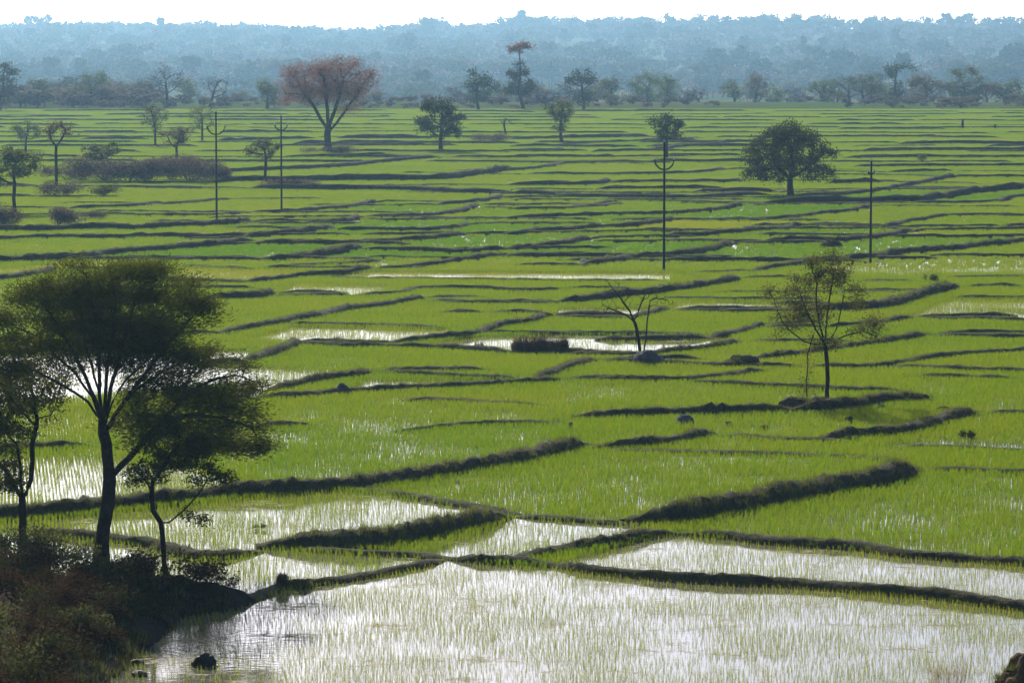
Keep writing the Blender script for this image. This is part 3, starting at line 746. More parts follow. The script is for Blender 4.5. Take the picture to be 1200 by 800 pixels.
def rice_near():
    s = .132
    ys = np.arange(82, NEAR, s)
    PX, PY = [], []
    for yy in ys:
        w = .15 * yy + 3
        xs = np.arange(-w, w, s)
        PX.append(xs); PY.append(np.full(xs.shape, yy))
    X = np.concatenate(PX); Y = np.concatenate(PY)
    X = X + rng.normal(0, .024, X.shape); Y = Y + rng.normal(0, .036, X.shape)
    u, v = project(X, Y)
    cover, hf, tint = field_of(u, v, X, Y)
    patchy = fbm(X / 2.2, Y / 2.2, 3)
    keep = rng.random(X.shape) < np.clip(cover * np.where(cover < .82, .2 + 1.6 * patchy, .5 + 1.0 * patchy), 0, 1)
    keep &= ~mk_near.at(X, Y)
    keep &= ~in_poly(X, Y, [tuple(q) for q in bp_w])
    # open water under the big tree's side of the first field
    op = in_poly(u, v, [(120, 800), (200, 745), (260, 725), (340, 735), (330, 790), (250, 830)])
    keep &= ~(op & (rng.random(X.shape) < .45))
    X, Y, hf, tint, cover = X[keep], Y[keep], hf[keep], tint[keep], cover[keep]
    ix = np.where(cover > .82, 5 + rng.integers(0, 3, X.shape), rng.integers(0, 5, X.shape))
    # rice along the foot of a bank stands fuller
    sc = hf * rng.uniform(.68, 1.08, X.shape) * (.70 + .3 * patchy[keep]) * np.where(hf < .83, .82, 1)
    pts = np.stack([X, Y, np.zeros_like(X)], 1)
    tt = np.clip(tint + rng.normal(0, .18, X.shape), 0, 1)
    scatter("rice_seedlings", pts, sc, rng.uniform(0, 6.28, X.shape), tt, ix, rice_t)
    print("near rice", len(X))
rice_near()

def rice_far():
    PX, PY = [], []
    for yy in np.arange(NEAR + .5, 747, .86):
        w = .155 * yy + 3
        xs = np.arange(-w, w, .86) + rng.uniform(-.4, .4); PX.append(xs); PY.append(np.full(xs.shape, yy))
    X = np.concatenate(PX); Y = np.concatenate(PY)
    X = X + rng.normal(0, .14, X.shape); Y = Y + rng.normal(0, .14, X.shape)
    u, v = project(X, Y)
    cover, hf, tint = field_of(u, v, X, Y)
    keep = ~mk_far.at(X, Y)
    dry = fbm(X / 30 + 50, Y / 14 + 9, 2) > .70
    keep &= ~(dry & (rng.random(X.shape) < .12))
    X, Y, cover, hf, tint = X[keep], Y[keep], cover[keep], hf[keep], tint[keep]
    idx = np.where(cover < .62, 2, 0) + rng.integers(0, 2, X.shape)
    pts = np.stack([X, Y, np.zeros_like(X)], 1)
    tt = np.clip(tint + rng.normal(0, .1, X.shape), 0, 1)
    scatter("distant_rice_grass", pts, hf * rng.uniform(.55, .8, X.shape), rng.integers(0, 4, X.shape) * 1.5708, tt, idx, patch_t)
    print("far rice", len(X))
rice_far()

def bank_grass():
    def tuft(nb, h, w):
        V, T = blades(nb, h, w, .45, .05, 1, rs); return mesh_np("grass_tuft", V, F3=T)
    temps = [template("grass_tuft", tuft(nb, h, w), M_BANKGRASS) for nb, h, w in ((10, .17, .016), (12, .22, .018), (8, .13, .018))]
    reps = np.where(BS[:, 1] < 180, 7, np.where(BS[:, 1] < 320, 7, 6)) * (.4 + BS[:, 3] * 2.2)
    reps = np.clip(np.round(reps), 1, 14).astype(int)
    B = np.repeat(BS, reps, axis=0)
    f = rng.uniform(-.95, .95, len(B)); al = rng.uniform(-.5, .5, len(B)) * B[:, 6]
    x = B[:, 0] + B[:, 4] * f * B[:, 2] + B[:, 5] * al
    y = B[:, 1] + B[:, 5] * f * B[:, 2] - B[:, 4] * al
    z = np.interp(f, PROFILE[:, 0], PROFILE[:, 1]) * B[:, 3] - .02
    sc = rng.uniform(.5, 1.15, len(B)) * np.clip(.45 + 1.3 * B[:, 3], .4, 1.4) * np.where(B[:, 1] > 300, .9, 1)
    tint = np.clip(fbm(x / 3, y / 3, 2) * 1.6 - .4 + rng.normal(0, .15, len(B)), 0, 1)
    # rough grass over the dirt bank too
    n = 5000
    bx = rng.uniform(bp_w[:, 0].min(), bp_w[:, 0].max(), n); by = rng.uniform(bp_w[:, 1].min(), bp_w[:, 1].max(), n)
    ok = in_poly(bx, by, [tuple(q) for q in bp_w]) & (fbm(bx * .5, by * .5, 2) > .42)
    bx, by = bx[ok], by[ok]
    for (hx, hy, hw_, hd, hz) in HEAPS:
        kk = int(60 + hw_ * hd * 90)
        a = rng.uniform(0, 6.28, kk); r0_ = rng.random(kk) ** .5
        x = np.append(x, hx + np.cos(a) * r0_ * hw_); y = np.append(y, hy + np.sin(a) * r0_ * hd)
        z = np.append(z, hz * np.sqrt(np.clip(1 - r0_ ** 2, 0, 1)) * .9 - .03)
        sc = np.append(sc, rng.uniform(.5, 1.1, kk)); tint = np.append(tint, rng.uniform(.3, 1, kk))
    pts = np.vstack([np.stack([x, y, z], 1), np.stack([bx, by, dirt_z(bx, by) - .02], 1)])
    sc = np.concatenate([sc, rng.uniform(.7, 1.6, len(bx))]); tint = np.concatenate([tint, rng.uniform(0, .8, len(bx))])
    scatter("bank_grass", pts, sc, rng.uniform(0, 6.28, len(pts)), tint, rng.integers(0, 3, len(pts)), temps)
    print("bank grass", len(pts))
def brush():
    def tpl(mat, nl, lf):
        lp = rs.normal(0, .28, (6, 3)) * np.array([1, 1, .3]) + np.array([0, 0, .38])
        k = rs.integers(0, 6, nl)
        c = lp[k] + rs.normal(0, .17, (nl, 3)); c[:, 2] = np.abs(c[:, 2])
        n = len(c)
        a = rs.normal(0, 1, (n, 3)); a /= np.linalg.norm(a, axis=1)[:, None]
        b = np.cross(a, rs.normal(0, 1, (n, 3))); b /= np.linalg.norm(b, axis=1)[:, None]
        sz = lf * rs.uniform(.6, 1.4, n)
        a = a * sz[:, None] * .5; b = b * sz[:, None] * .2
        V = np.stack([c - a, c - b, c + a, c + b], 1).reshape(-1, 3); i = np.arange(n) * 4
        return template("brush", mesh_np("brush", V, F4=np.stack([i, i + 1, i + 2, i + 3], 1)), mat)
    def inst(src):
        m = src.copy(); m.name = src.name + "_brush"
        for nd in m.node_tree.nodes:
            if nd.bl_idname == "ShaderNodeAttribute": nd.attribute_type = 'INSTANCER'
        return m
    temps = [tpl(inst(mm), 420, .10) for mm in (M_DRY, M_DKGREEN, M_DRY, M_OLIVE, M_SCRUB)]
    n = 760
    x = rng.uniform(bp_w[:, 0].min(), bp_w[:, 0].max(), n); y = rng.uniform(bp_w[:, 1].min(), bp_w[:, 1].max(), n)
    d = poly_dist(x, y, bp_w)
    ok = in_poly(x, y, [tuple(q) for q in bp_w]) & (d > .15) & (fbm(x * .4 + 20, y * .3, 2) > .26)
    ok &= ~((np.abs(x + 12.55) < 1.2) & (y > 98)) & ~((np.abs(x + 10.25) < .9) & (y > 97))
    x, y, d = x[ok], y[ok], d[ok]
    idx = np.clip((fbm(x * .35 + 4, y * .35, 2) * 9 - 2).astype(int), 0, 4)
    scatter("brush_undergrowth", np.stack([x, y, dirt_z(x, y) - .05], 1), rng.uniform(.5, 1.15, len(x)) * np.clip(d, .35, 1.1), rng.uniform(0, 6.28, len(x)), rng.uniform(0, 1, len(x)), idx, temps)
brush()

HEAPS = []
# ------------------------------------------------------------------ trees
def grow(starts, attr, step, kill, up=.05, iters=140):
    """space colonisation: starts = list of (positions, parent index list)"""
    pos = [p for p in starts[0]]; par = list(starts[1])
    attr = attr.copy()
    N = np.array(pos)
    d = np.linalg.norm(attr[:, None] - N[None], axis=2)
    best = d.argmin(1); bd = d.min(1)
    for _ in range(iters):
        alive = bd > kill
        attr, best, bd = attr[alive], best[alive], bd[alive]
        if len(attr) < 1: break
        new_p, new_par = [], []
        dirs = np.zeros((len(pos), 3))
        vec = attr - np.array(pos)[best]; vec /= np.linalg.norm(vec, axis=1)[:, None] + 1e-9
        np.add.at(dirs, best, vec)
        for i in np.unique(best):
            v = dirs[i]; nv = np.linalg.norm(v)
            if nv < 1e-6: continue
            v = v / nv + rng.normal(0, .13, 3); v[2] += up; v /= np.linalg.norm(v)
            new_p.append(pos[i] + v * step); new_par.append(int(i))
        if not new_p: break
        k0 = len(pos)
        pos += new_p; par += new_par
        NN = np.array(new_p)
        d = np.linalg.norm(attr[:, None] - NN[None], axis=2)
        b2 = d.argmin(1); m2 = d.min(1); c = m2 < bd - 1e-4
        best[c] = b2[c] + k0; bd[c] = m2[c]
        stuck = rng.random(len(attr)) < np.where(c, 0, .12)       # gives up pulls that lead nowhere
        attr, best, bd = attr[~stuck], best[~stuck], bd[~stuck]
        if len(attr) == 0: break
    return np.array(pos), np.array(par)

def tubes(pos, par, rad, sides, rmin):
    n = len(pos)
    kids = [[] for _ in range(n)]
    for i in range(n):
        if par[i] >= 0: kids[par[i]].append(i)
    V, Q = [], []
    stack = [(i, -1) for i in range(n) if par[i] < 0]
    ang = np.arange(sides) * 2 * math.pi / sides
    while stack:
        i, fr = stack.pop()
        chain = ([fr] if fr >= 0 else []) + [i]
        while kids[i]:
            ks = sorted(kids[i], key=lambda k: -rad[k])
            for k in ks[1:]: stack.append((k, i))
            i = ks[0]; chain.append(i)
        if len(chain) < 2: continue
        pts = pos[chain]; rr = rad[chain].copy()
        if fr >= 0: rr[0] = rr[1]
        if rr.max() < rmin: continue
        t = np.gradient(pts, axis=0); t /= np.linalg.norm(t, axis=1)[:, None] + 1e-9
        ref = np.where(np.abs(t[:, 2:3]) > .9, np.array([[1., 0, 0]]), np.array([[0, 0, 1.]]))
        a = np.cross(t, ref); a /= np.linalg.norm(a, axis=1)[:, None] + 1e-9
        b = np.cross(t, a)
        ring = pts[:, None] + rr[:, None, None] * (np.cos(ang)[None, :, None] * a[:, None] + np.sin(ang)[None, :, None] * b[:, None])
        b0 = sum(len(x) for x in V)
        V.append(ring.reshape(-1, 3))
        for s in range(len(chain) - 1):
            for k in range(sides):
                k2 = (k + 1) % sides
                Q.append((b0 + s * sides + k, b0 + s * sides + k2, b0 + (s + 1) * sides + k2, b0 + (s + 1) * sides + k))
    return np.vstack(V), np.array(Q)

def leaf_quads(c, size, aspect, flat=.0, out=None):
    n = len(c)
    a = rng.normal(0, 1, (n, 3))
    if out is not None: a = a * .55 + out * 1.1
    a = a.copy(); a[:, 2] *= (1 - flat); a /= np.linalg.norm(a, axis=1)[:, None] + 1e-9
    b = rng.normal(0, 1, (n, 3)); b -= (b * a).sum(1)[:, None] * a; b /= np.linalg.norm(b, axis=1)[:, None] + 1e-9
    s = size * rng.uniform(.6, 1.3, n)
    a = a * (s * .5)[:, None]; b = b * (s * aspect * .5)[:, None]
    V = np.stack([c - a, c - b * 1.0 + a * .1, c + a, c + b * 1.0 + a * .1], 1).reshape(-1, 3)
    i = np.arange(n) * 4
    return V, np.stack([i, i + 1, i + 2, i + 3], 1)

def tree(name, label, cat, base, stems, blobs, leaf_m, bark_m, n_leaf, leaf=.12, aspect=.4, spread=.25, r0=.15,
         n_attr=160, step=None, D=None, z0=None, deep=.8, group=None, sides=5, bare=False, flat=0., extra=None, tipfrac=.75, pads=False):
    """stems/blobs are read off the photograph: stems = polylines, blobs = (u, v, ru, rv[, depth shift])"""
    g = G(*base)
    if D is None: D = g[1]
    m = D / F                                   # metres per photo pixel there
    b = P(base[0], base[1], D)
    if z0 is not None: b[2] = z0
    o = empty(name, b, label, cat, group)
    pos, par = [], []
    st = step or max(.12, max(bl[3] for bl in blobs) * m * .13)
    for li, pl in enumerate(stems):
        w = [P(p[0], p[1], D) + np.array([0, p[2] if len(p) > 2 else 0, 0]) for p in pl]
        if li == 0: w[0] = b.copy(); w[0][2] -= .25
        elif pl[0][1] >= base[1] - 6: w[0][2] = b[2] - .2
        w = np.array(w)
        # densify with a little wander
        pts = [w[0]]
        for k in range(len(w) - 1):
            L = np.linalg.norm(w[k + 1] - w[k]); nn = max(1, int(L / (st * 1.2)))
            for j in range(1, nn + 1):
                pts.append(w[k] + (w[k + 1] - w[k]) * j / nn + rng.normal(0, .05 * st, 3))
        if li == 0 or pl[0][1] >= base[1] - 6:
            p_i = -1
        else:
            p_i = int(np.argmin(np.linalg.norm(np.array(pos) - w[0], axis=1))); pts = pts[1:]
        for q_ in pts:
            pos.append(np.array(q_)); par.append(p_i); p_i = len(pos) - 1
    n_man = len(pos)
    vol = np.array([bl[2] ** 2 * bl[3] for bl in blobs]) ** .75; vol /= vol.sum()
    A = []
    for bl, fr in zip(blobs, vol):
        k = max(6, int(n_attr * fr))
        q_ = rng.normal(0, 1, (k, 3)); q_ /= np.linalg.norm(q_, axis=1)[:, None]; q_ *= (rng.random(k) ** .42)[:, None]
        c = P(bl[0], bl[1], D) + np.array([0, bl[4] if len(bl) > 4 else 0, 0])
        A.append(c + q_ * np.array([bl[2] * m, bl[2] * m * deep, bl[3] * m]))
    A = np.vstack(A)
    pos, par = grow((pos, par), A, st, st * 1.1)
    n = len(pos); acc = np.zeros(n); e = 1.85
    has = np.zeros(n, bool); has[par[par >= 0]] = True
    acc[~has] = 1
    for i in range(n - 1, -1, -1):
        if par[i] >= 0: acc[par[i]] += acc[i]
    rad = acc ** (1 / e); rad *= r0 / rad.max()
    rad = np.maximum(rad, r0 * .022)
    rad[:n_man] = np.maximum(rad[:n_man], r0 * (.13 if pads else .28))
    for i in range(n):                              # root flare
        dz = pos[i][2] - b[2]
        if dz < .5 * r0 * 6 and par[i] < 2: rad[i] *= 1.0 + .35 * max(0, 1 - max(dz, 0) / (r0 * 3))
    loc = pos - b
    V, Q = tubes(loc, par, rad, sides, 0)
    link("trunk", mesh_np("trunk", V, F4=Q, smooth=True), bark_m, o)
    if bare: return o
    cand = np.where(acc <= np.quantile(acc, tipfrac))[0]
    cand = cand[cand >= 3]
    dens = rng.random(len(cand)) ** (2.6 if pads else 1.6) + .06; dens /= dens.sum()
    pick = rng.choice(cand, n_leaf, p=dens)
    c = loc[pick] + rng.normal(0, spread, (n_leaf, 3)) * np.array([1.2, 1.2, .55] if pads else [1, 1, .7])
    tn = rng.random(n)
    od = None
    if pads:                                        # feathery sprays point outwards along the twigs
        od = c - np.array([0, 0, loc[:, 2].max() * .42]); od /= np.linalg.norm(od, axis=1)[:, None] + 1e-6
    V, Q = leaf_quads(c, leaf, aspect, flat, od)
    tint = np.repeat(np.clip(tn[pick] * .8 + rng.normal(.1, .12, n_leaf), 0, 1), 4)
    cr = link("crown", mesh_np("crown", V, F4=Q, attrs={"tint": tint}), leaf_m, o)
    if extra is not None:                           # a patch of another leaf colour, told apart by height
        (em, zlim) = extra
        me = cr.data; me.materials.append(em)
        zc = c[:, 2] + b[2]
        lim = P(base[0], zlim, D)[2]
        me.polygons.foreach_set("material_index", (zc + rng.normal(0, .3, n_leaf) > lim).astype(np.int32)); me.update()
    return o

def shrub(name, label, cat, u, v, w, h, leaf_m, n_leaf, leaf=.12, aspect=.35, D=None, z0=0., deep=.7, nst=7, lumps=5, group=None, bark=None, sink=.05):
    """many-stemmed bush: w, h in photo pixels"""
    b = G(u, v, z0) if D is None else np.array([P(u, v, D)[0], D, z0])
    D = b[1]; m = D / F
    W, Hh = w * m, h * m
    o = empty(name, b, label, cat, group)
    lp = np.stack([rng.uniform(-.38, .38, lumps) * W, rng.uniform(-.38, .38, lumps) * W * deep, rng.uniform(.38, .62, lumps) * Hh], 1)
    lr = rng.uniform(.42, .62, lumps)
    pos, par = [], []
    for k in range(nst):
        t = lp[k % lumps] + rng.normal(0, .12, 3) * np.array([W, W * deep, Hh]) + np.array([0, 0, Hh * .25])
        s = np.array([0, 0, -sink - .05]); p_i = -1
        for j in range(5):
            q_ = s + (t - s) * j / 4 + rng.normal(0, .03, 3) * Hh * (j > 0)
            pos.append(q_); par.append(p_i); p_i = len(pos) - 1
    pos = np.array(pos); par = np.array(par)
    rad = np.tile(np.linspace(1, .3, 5), nst) * max(.008, .02 * Hh)
    V, Q = tubes(pos, par, rad, 4, 0)
    link("stem", mesh_np("stem", V, F4=Q), bark or M_BARK, o)
    k = rng.integers(0, lumps, n_leaf)
    q_ = rng.normal(0, 1, (n_leaf, 3)); q_ /= np.linalg.norm(q_, axis=1)[:, None]; q_ *= (rng.random(n_leaf) ** .5)[:, None]
    c = lp[k] + q_ * lr[k][:, None] * np.array([W * .42, W * .42 * deep, Hh * .72])
    c[:, 2] = np.abs(c[:, 2])
    V, Q = leaf_quads(c, leaf, aspect)
    cell = vnoise(c[:, 0] * 3 / max(W, .1) * 2 + 9, c[:, 2] * 4 / max(Hh, .1) + c[:, 1])
    tint = np.repeat(np.clip(cell + rng.normal(0, .15, n_leaf), 0, 1), 4)
    link("foliage", mesh_np("foliage", V, F4=Q, attrs={"tint": tint}), leaf_m, o)
    return o

# --- the three trees on the near dirt bank
tree("acacia_tree", "tall dark spreading acacia on the near dirt bank, its trunk bare below a feathery crown", "tree",
     (119, 664), [[(119, 664), (120, 630), (126, 590), (129, 562), (124, 520), (118, 492)],
                  [(129, 562), (142, 545), (160, 526), (182, 502), (205, 478), (228, 455), (252, 444), (276, 440)],
                  [(118, 492), (108, 465), (88, 437), (66, 418), (45, 395)], [(118, 492), (117, 462), (108, 430), (98, 395), (95, 360)],
                  [(122, 502), (112, 470), (100, 440), (85, 410), (66, 380), (48, 352)], [(118, 493), (104, 472), (84, 457), (60, 444), (28, 428)],
                  [(124, 492), (130, 455), (140, 420), (150, 380), (160, 345)], [(124, 505), (140, 477), (160, 456), (190, 436), (222, 420)],
                  [(118, 495), (116, 450), (116, 410), (110, 370), (104, 335)], [(126, 497), (150, 465), (180, 425), (205, 392), (232, 365)],
                  [(182, 502), (205, 490), (232, 486), (262, 490), (290, 500)], [(205, 478), (215, 460), (222, 440), (235, 425)],
                  [(120, 500), (124, 462), (126, 430), (132, 390), (136, 350)], [(122, 500), (132, 470), (146, 446), (165, 430), (185, 400)]],
     [(130, 372, 100, 60), (155, 328, 72, 28), (205, 362, 62, 38), (35, 375, 52, 48), (90, 345, 70, 40), (240, 468, 62, 32), (262, 508, 55, 30), (180, 470, 48, 40), (175, 415, 75, 36), (60, 420, 40, 28), (285, 440, 36, 24), (300, 520, 26, 16), (232, 520, 46, 24), (150, 500, 30, 26), (20, 425, 50, 40), (130, 400, 70, 36), (265, 470, 46, 26), (228, 420, 50, 26), (200, 445, 40, 22), (285, 500, 32, 26)],
     M_ACACIA, M_BARK, 100000, .15, .21, .25, .215, 1500, .24, D=106, z0=.05, deep=.75, sides=7, tipfrac=.8, flat=.55, pads=True)
tree("leafy_tree", "small leafy tree at the photo's edge beside the tall acacia, forking low over olive bushes", "tree",
     (26, 650), [[(26, 650), (27, 610), (26, 585)], [(26, 585), (14, 560), (-4, 540)], [(26, 585), (24, 550), (20, 520)], [(27, 588), (37, 560), (38, 520), (44, 490)]],
     [(14, 478, 52, 46), (0, 545, 36, 36), (58, 460, 26, 34), (30, 440, 40, 24), (-30, 500, 40, 50)],
     M_ACACIA, M_BARK, 17000, .12, .45, .2, .13, 300, .22, D=108, z0=.1, sides=6)
tree("slender_tree", "slender young tree with two low forks, on the dirt bank beside the tall acacia", "tree",
     (196, 700), [[(196, 700), (193, 660), (190, 625), (188, 612)], [(188, 612), (179, 598), (178, 580), (180, 562), (192, 546), (202, 530)],
                  [(180, 575), (168, 560), (158, 550)], [(190, 618), (206, 605), (222, 592)]],
     [(186, 540, 32, 34), (222, 522, 32, 26), (232, 552, 20, 18), (156, 556, 16, 14), (230, 612, 13, 10), (190, 500, 30, 26), (255, 555, 22, 14)],
     M_ACACIA, M_BARK, 9000, .11, .42, .15, .085, 220, .2, D=101.5, z0=.25, sides=6)

# --- bushes on the dirt bank
for nm, lab, u, v, w, h, lm, nl, D, z, lf in [
    ("olive_bush", "olive green bush under the small leafy tree at the photo's edge", 28, 678, 110, 44, M_OLIVE, 4200, 104, .3, .10),
    ("olive_bush", "mottled olive bush at the foot of the tall acacia's trunk", 84, 694, 72, 30, M_OLIVE, 2200, 102, .45, .09),
    ("dry_bush", "rust brown dry bush on the dirt bank at the photo's side edge", 10, 715, 110, 52, M_DRY, 3600, 97, .7, .09),
    ("dry_bush", "brown dry bush between the tall acacia and the slender tree", 150, 712, 70, 32, M_DRY, 2600, 99.5, .55, .09),
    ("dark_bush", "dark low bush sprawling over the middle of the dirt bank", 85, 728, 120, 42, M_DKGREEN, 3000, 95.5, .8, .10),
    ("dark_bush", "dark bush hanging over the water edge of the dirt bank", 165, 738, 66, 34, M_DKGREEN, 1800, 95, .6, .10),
    ("olive_bush", "grassy olive bush on the lower slope of the dirt bank near the open water", 90, 785, 80, 40, M_OLIVE, 1500, 88.5, .7, .10),
    ("dry_bush", "low brown bush on the end of the dirt bank by the slender tree", 232, 700, 44, 16, M_DRY, 1100, 101, .25, .07)]:
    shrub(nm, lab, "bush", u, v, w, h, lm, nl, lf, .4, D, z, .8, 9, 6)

# --- trees standing among the paddies
tree("airy_tree", "airy two-stemmed tree with thin olive crown on a brown mound among the paddies", "tree",
     (968, 470), [[(968, 470), (970, 445), (969, 420), (966, 402)], [(946, 468), (945, 446), (947, 428), (946, 416), (950, 404), (953, 392)],
                  [(966, 402), (956, 386), (946, 366), (939, 348)], [(966, 404), (960, 375), (956, 350), (957, 332)], [(967, 402), (969, 372), (973, 345), (977, 322)],
                  [(968, 404), (980, 386), (986, 362), (990, 340)], [(962, 406), (942, 400), (926, 388), (916, 376)], [(970, 404), (990, 394), (1010, 388), (1028, 394)]],
     [(942, 336, 22, 24), (975, 326, 24, 24), (985, 304, 12, 12), (958, 312, 18, 12), (916, 376, 16, 15), (912, 394, 12, 8), (905, 345, 14, 14), (1002, 345, 12, 18), (1020, 385, 24, 16), (962, 402, 24, 8), (950, 368, 30, 18)],
     M_AIRY, M_BARK, 8500, .13, .45, .2, .10, 420, .2, sides=5)
tree("bare_tree", "leafless forked sapling beside a grey boulder among the paddies", "tree",
     (752, 418), [[(752, 418), (748, 398), (745, 380), (738, 365), (728, 350)], [(753, 412), (757, 396), (758, 380), (760, 365), (762, 352)], [(745, 378), (732, 368), (716, 362)], [(745, 376), (750, 358), (756, 345)]],
     [(724, 345, 24, 16), (756, 348, 26, 12), (714, 362, 16, 7), (780, 350, 16, 10), (718, 330, 14, 8)],
     M_TWIG, M_BARK, 10, .1, .3, .1, .085, 260, .17, bare=True, sides=5)
tree("rust_tree", "great bare-limbed tree with rusty red crown at the far side of the paddies", "tree",
     (385, 178), [[(385, 178), (384, 165), (384, 150)], [(384, 152), (375, 138), (366, 122), (355, 108)], [(384, 150), (384, 130), (382, 112), (380, 95)], [(385, 150), (392, 130), (398, 112), (402, 95)], [(385, 155), (398, 140), (408, 125), (420, 110)]],
     [(388, 80, 48, 14), (352, 88, 26, 18), (425, 95, 22, 22), (385, 98, 50, 20), (345, 112, 14, 10), (405, 120, 22, 14), (340, 80, 16, 8), (336, 96, 13, 13), (438, 92, 14, 15), (388, 106, 54, 13)],
     M_RUST, M_BARK, 17000, .28, .45, .6, .52, 520, .5, sides=6, tipfrac=.85)
tree("round_tree", "round dense dark tree right of the rusty red tree, standing alone in the paddies", "tree",
     (517, 178), [[(517, 178), (516, 168), (517, 155)]], [(517, 140, 28, 24), (514, 122, 18, 8), (500, 148, 14, 12), (535, 145, 14, 16)],
     M_DKGREEN, M_BARK, 4200, .36, .55, .36, .3, 170, .5)
tree("broad_tree", "broad dark evergreen with drooping crown standing alone in the paddies", "tree",
     (927, 230), [[(927, 230), (926, 218), (926, 208)], [(926, 210), (915, 200), (905, 188)], [(926, 210), (928, 190), (927, 175)], [(927, 210), (940, 200), (955, 190)]],
     [(926, 178, 48, 28), (925, 154, 28, 13), (893, 186, 21, 22), (962, 188, 18, 24), (882, 178, 14, 22), (940, 197, 22, 10), (890, 202, 18, 10), (966, 204, 14, 12), (925, 165, 46, 16), (905, 206, 16, 9), (952, 207, 14, 9), (878, 204, 13, 10)],
     M_DKGREEN, M_BARK, 14000, .26, .5, .34, .32, 420, .42)
tree("dark_tree", "dark open-crowned tree rising behind the pole with the raised fork arms", "tree",
     (781, 186), [[(781, 186), (781, 172), (781, 160)]], [(781, 152, 22, 16), (770, 142, 10, 9), (795, 150, 10, 10), (783, 138, 10, 7)],
     M_DKGREEN, M_BARK, 2000, .34, .5, .34, .22, 120, .5)
tree("forked_bush_tree", "short thick-stemmed tree with rounded crown between the tall two-storeyed tree and the dark open tree", "tree",
     (658, 168), [[(658, 168), (657, 155), (657, 145)]], [(657, 130, 17, 12), (657, 148, 9, 14)], M_GREEN, M_BARK, 1500, .36, .5, .32, .25, 90, .5)
tree("two_storey_tree", "tall tree with orange top tier above a dark lower crown", "tree",
     (613, 128), [[(613, 128), (611, 118), (608, 108), (610, 85), (609, 64)]], [(609, 92, 15, 20), (603, 106, 13, 10), (609, 56, 17, 8), (619, 103, 12, 10), (609, 78, 9, 9)],
     M_DKGREEN, M_BARK, 3000, .55, .55, .5, .36, 110, .8, extra=(M_RUST, 68))
for nm, lab, b_, st, bl, lm, nl in [
    ("green_tree", "round green tree on a brown mound at the photo's side edge", (17, 250), [[(17, 250), (16, 232), (17, 215)]], [(18, 193, 32, 24), (2, 200, 22, 20), (34, 186, 18, 16)], M_GREEN, 2800),
    ("thin_tree", "thin tall sapling with small forked crown beside the scrub thicket", (66, 218), [[(66, 218), (66, 190), (66, 172)], [(66, 174), (60, 164), (58, 155)], [(66, 172), (74, 160), (78, 152)]], [(60, 153, 12, 7), (78, 152, 12, 9), (68, 146, 12, 6)], M_BROWNLEAF, 500),
    ("bushy_tree", "green bushy tree above the round green tree at the photo's edge", (30, 178), [[(30, 178), (30, 166)]], [(30, 154, 20, 13)], M_GREEN, 1000),
    ("bushy_tree", "dull olive bushy tree rising from the violet scrub thicket", (120, 204), [[(120, 204), (120, 190)]], [(112, 180, 16, 12), (128, 178, 14, 13)], M_OLIVE, 1300),
    ("brown_tree", "small brown-crowned tree on a thin trunk above the scrub thicket", (207, 190), [[(207, 190), (207, 172)]], [(205, 160, 20, 14), (216, 154, 14, 9)], M_BROWNLEAF, 1100),
    ("pale_tree", "pale olive tree behind the brown-crowned tree, left of the first pole", (182, 172), [[(182, 172), (182, 155)]], [(182, 140, 20, 18), (176, 128, 12, 8)], M_OLIVE, 900),
    ("pale_tree", "pale olive tree close behind the first pole's fork arms", (237, 166), [[(237, 166), (237, 152)]], [(238, 138, 18, 18)], M_OLIVE, 800),
    ("olive_tree", "thin olive tree beside the second pole", (311, 214), [[(311, 214), (311, 196), (311, 185)]], [(312, 174, 22, 14), (296, 180, 10, 10)], M_OLIVE, 900),
    ("stunted_tree", "stunted leafless little tree in the paddies right of the round dark tree", (593, 158), [[(593, 158), (591, 148)]], [(592, 142, 8, 6)], M_TWIG, 60),
]:
    tree(nm, lab, "tree", b_, st, bl, lm, M_BARK, nl, .30, .5, .28, .16, 80, .5, sides=4)

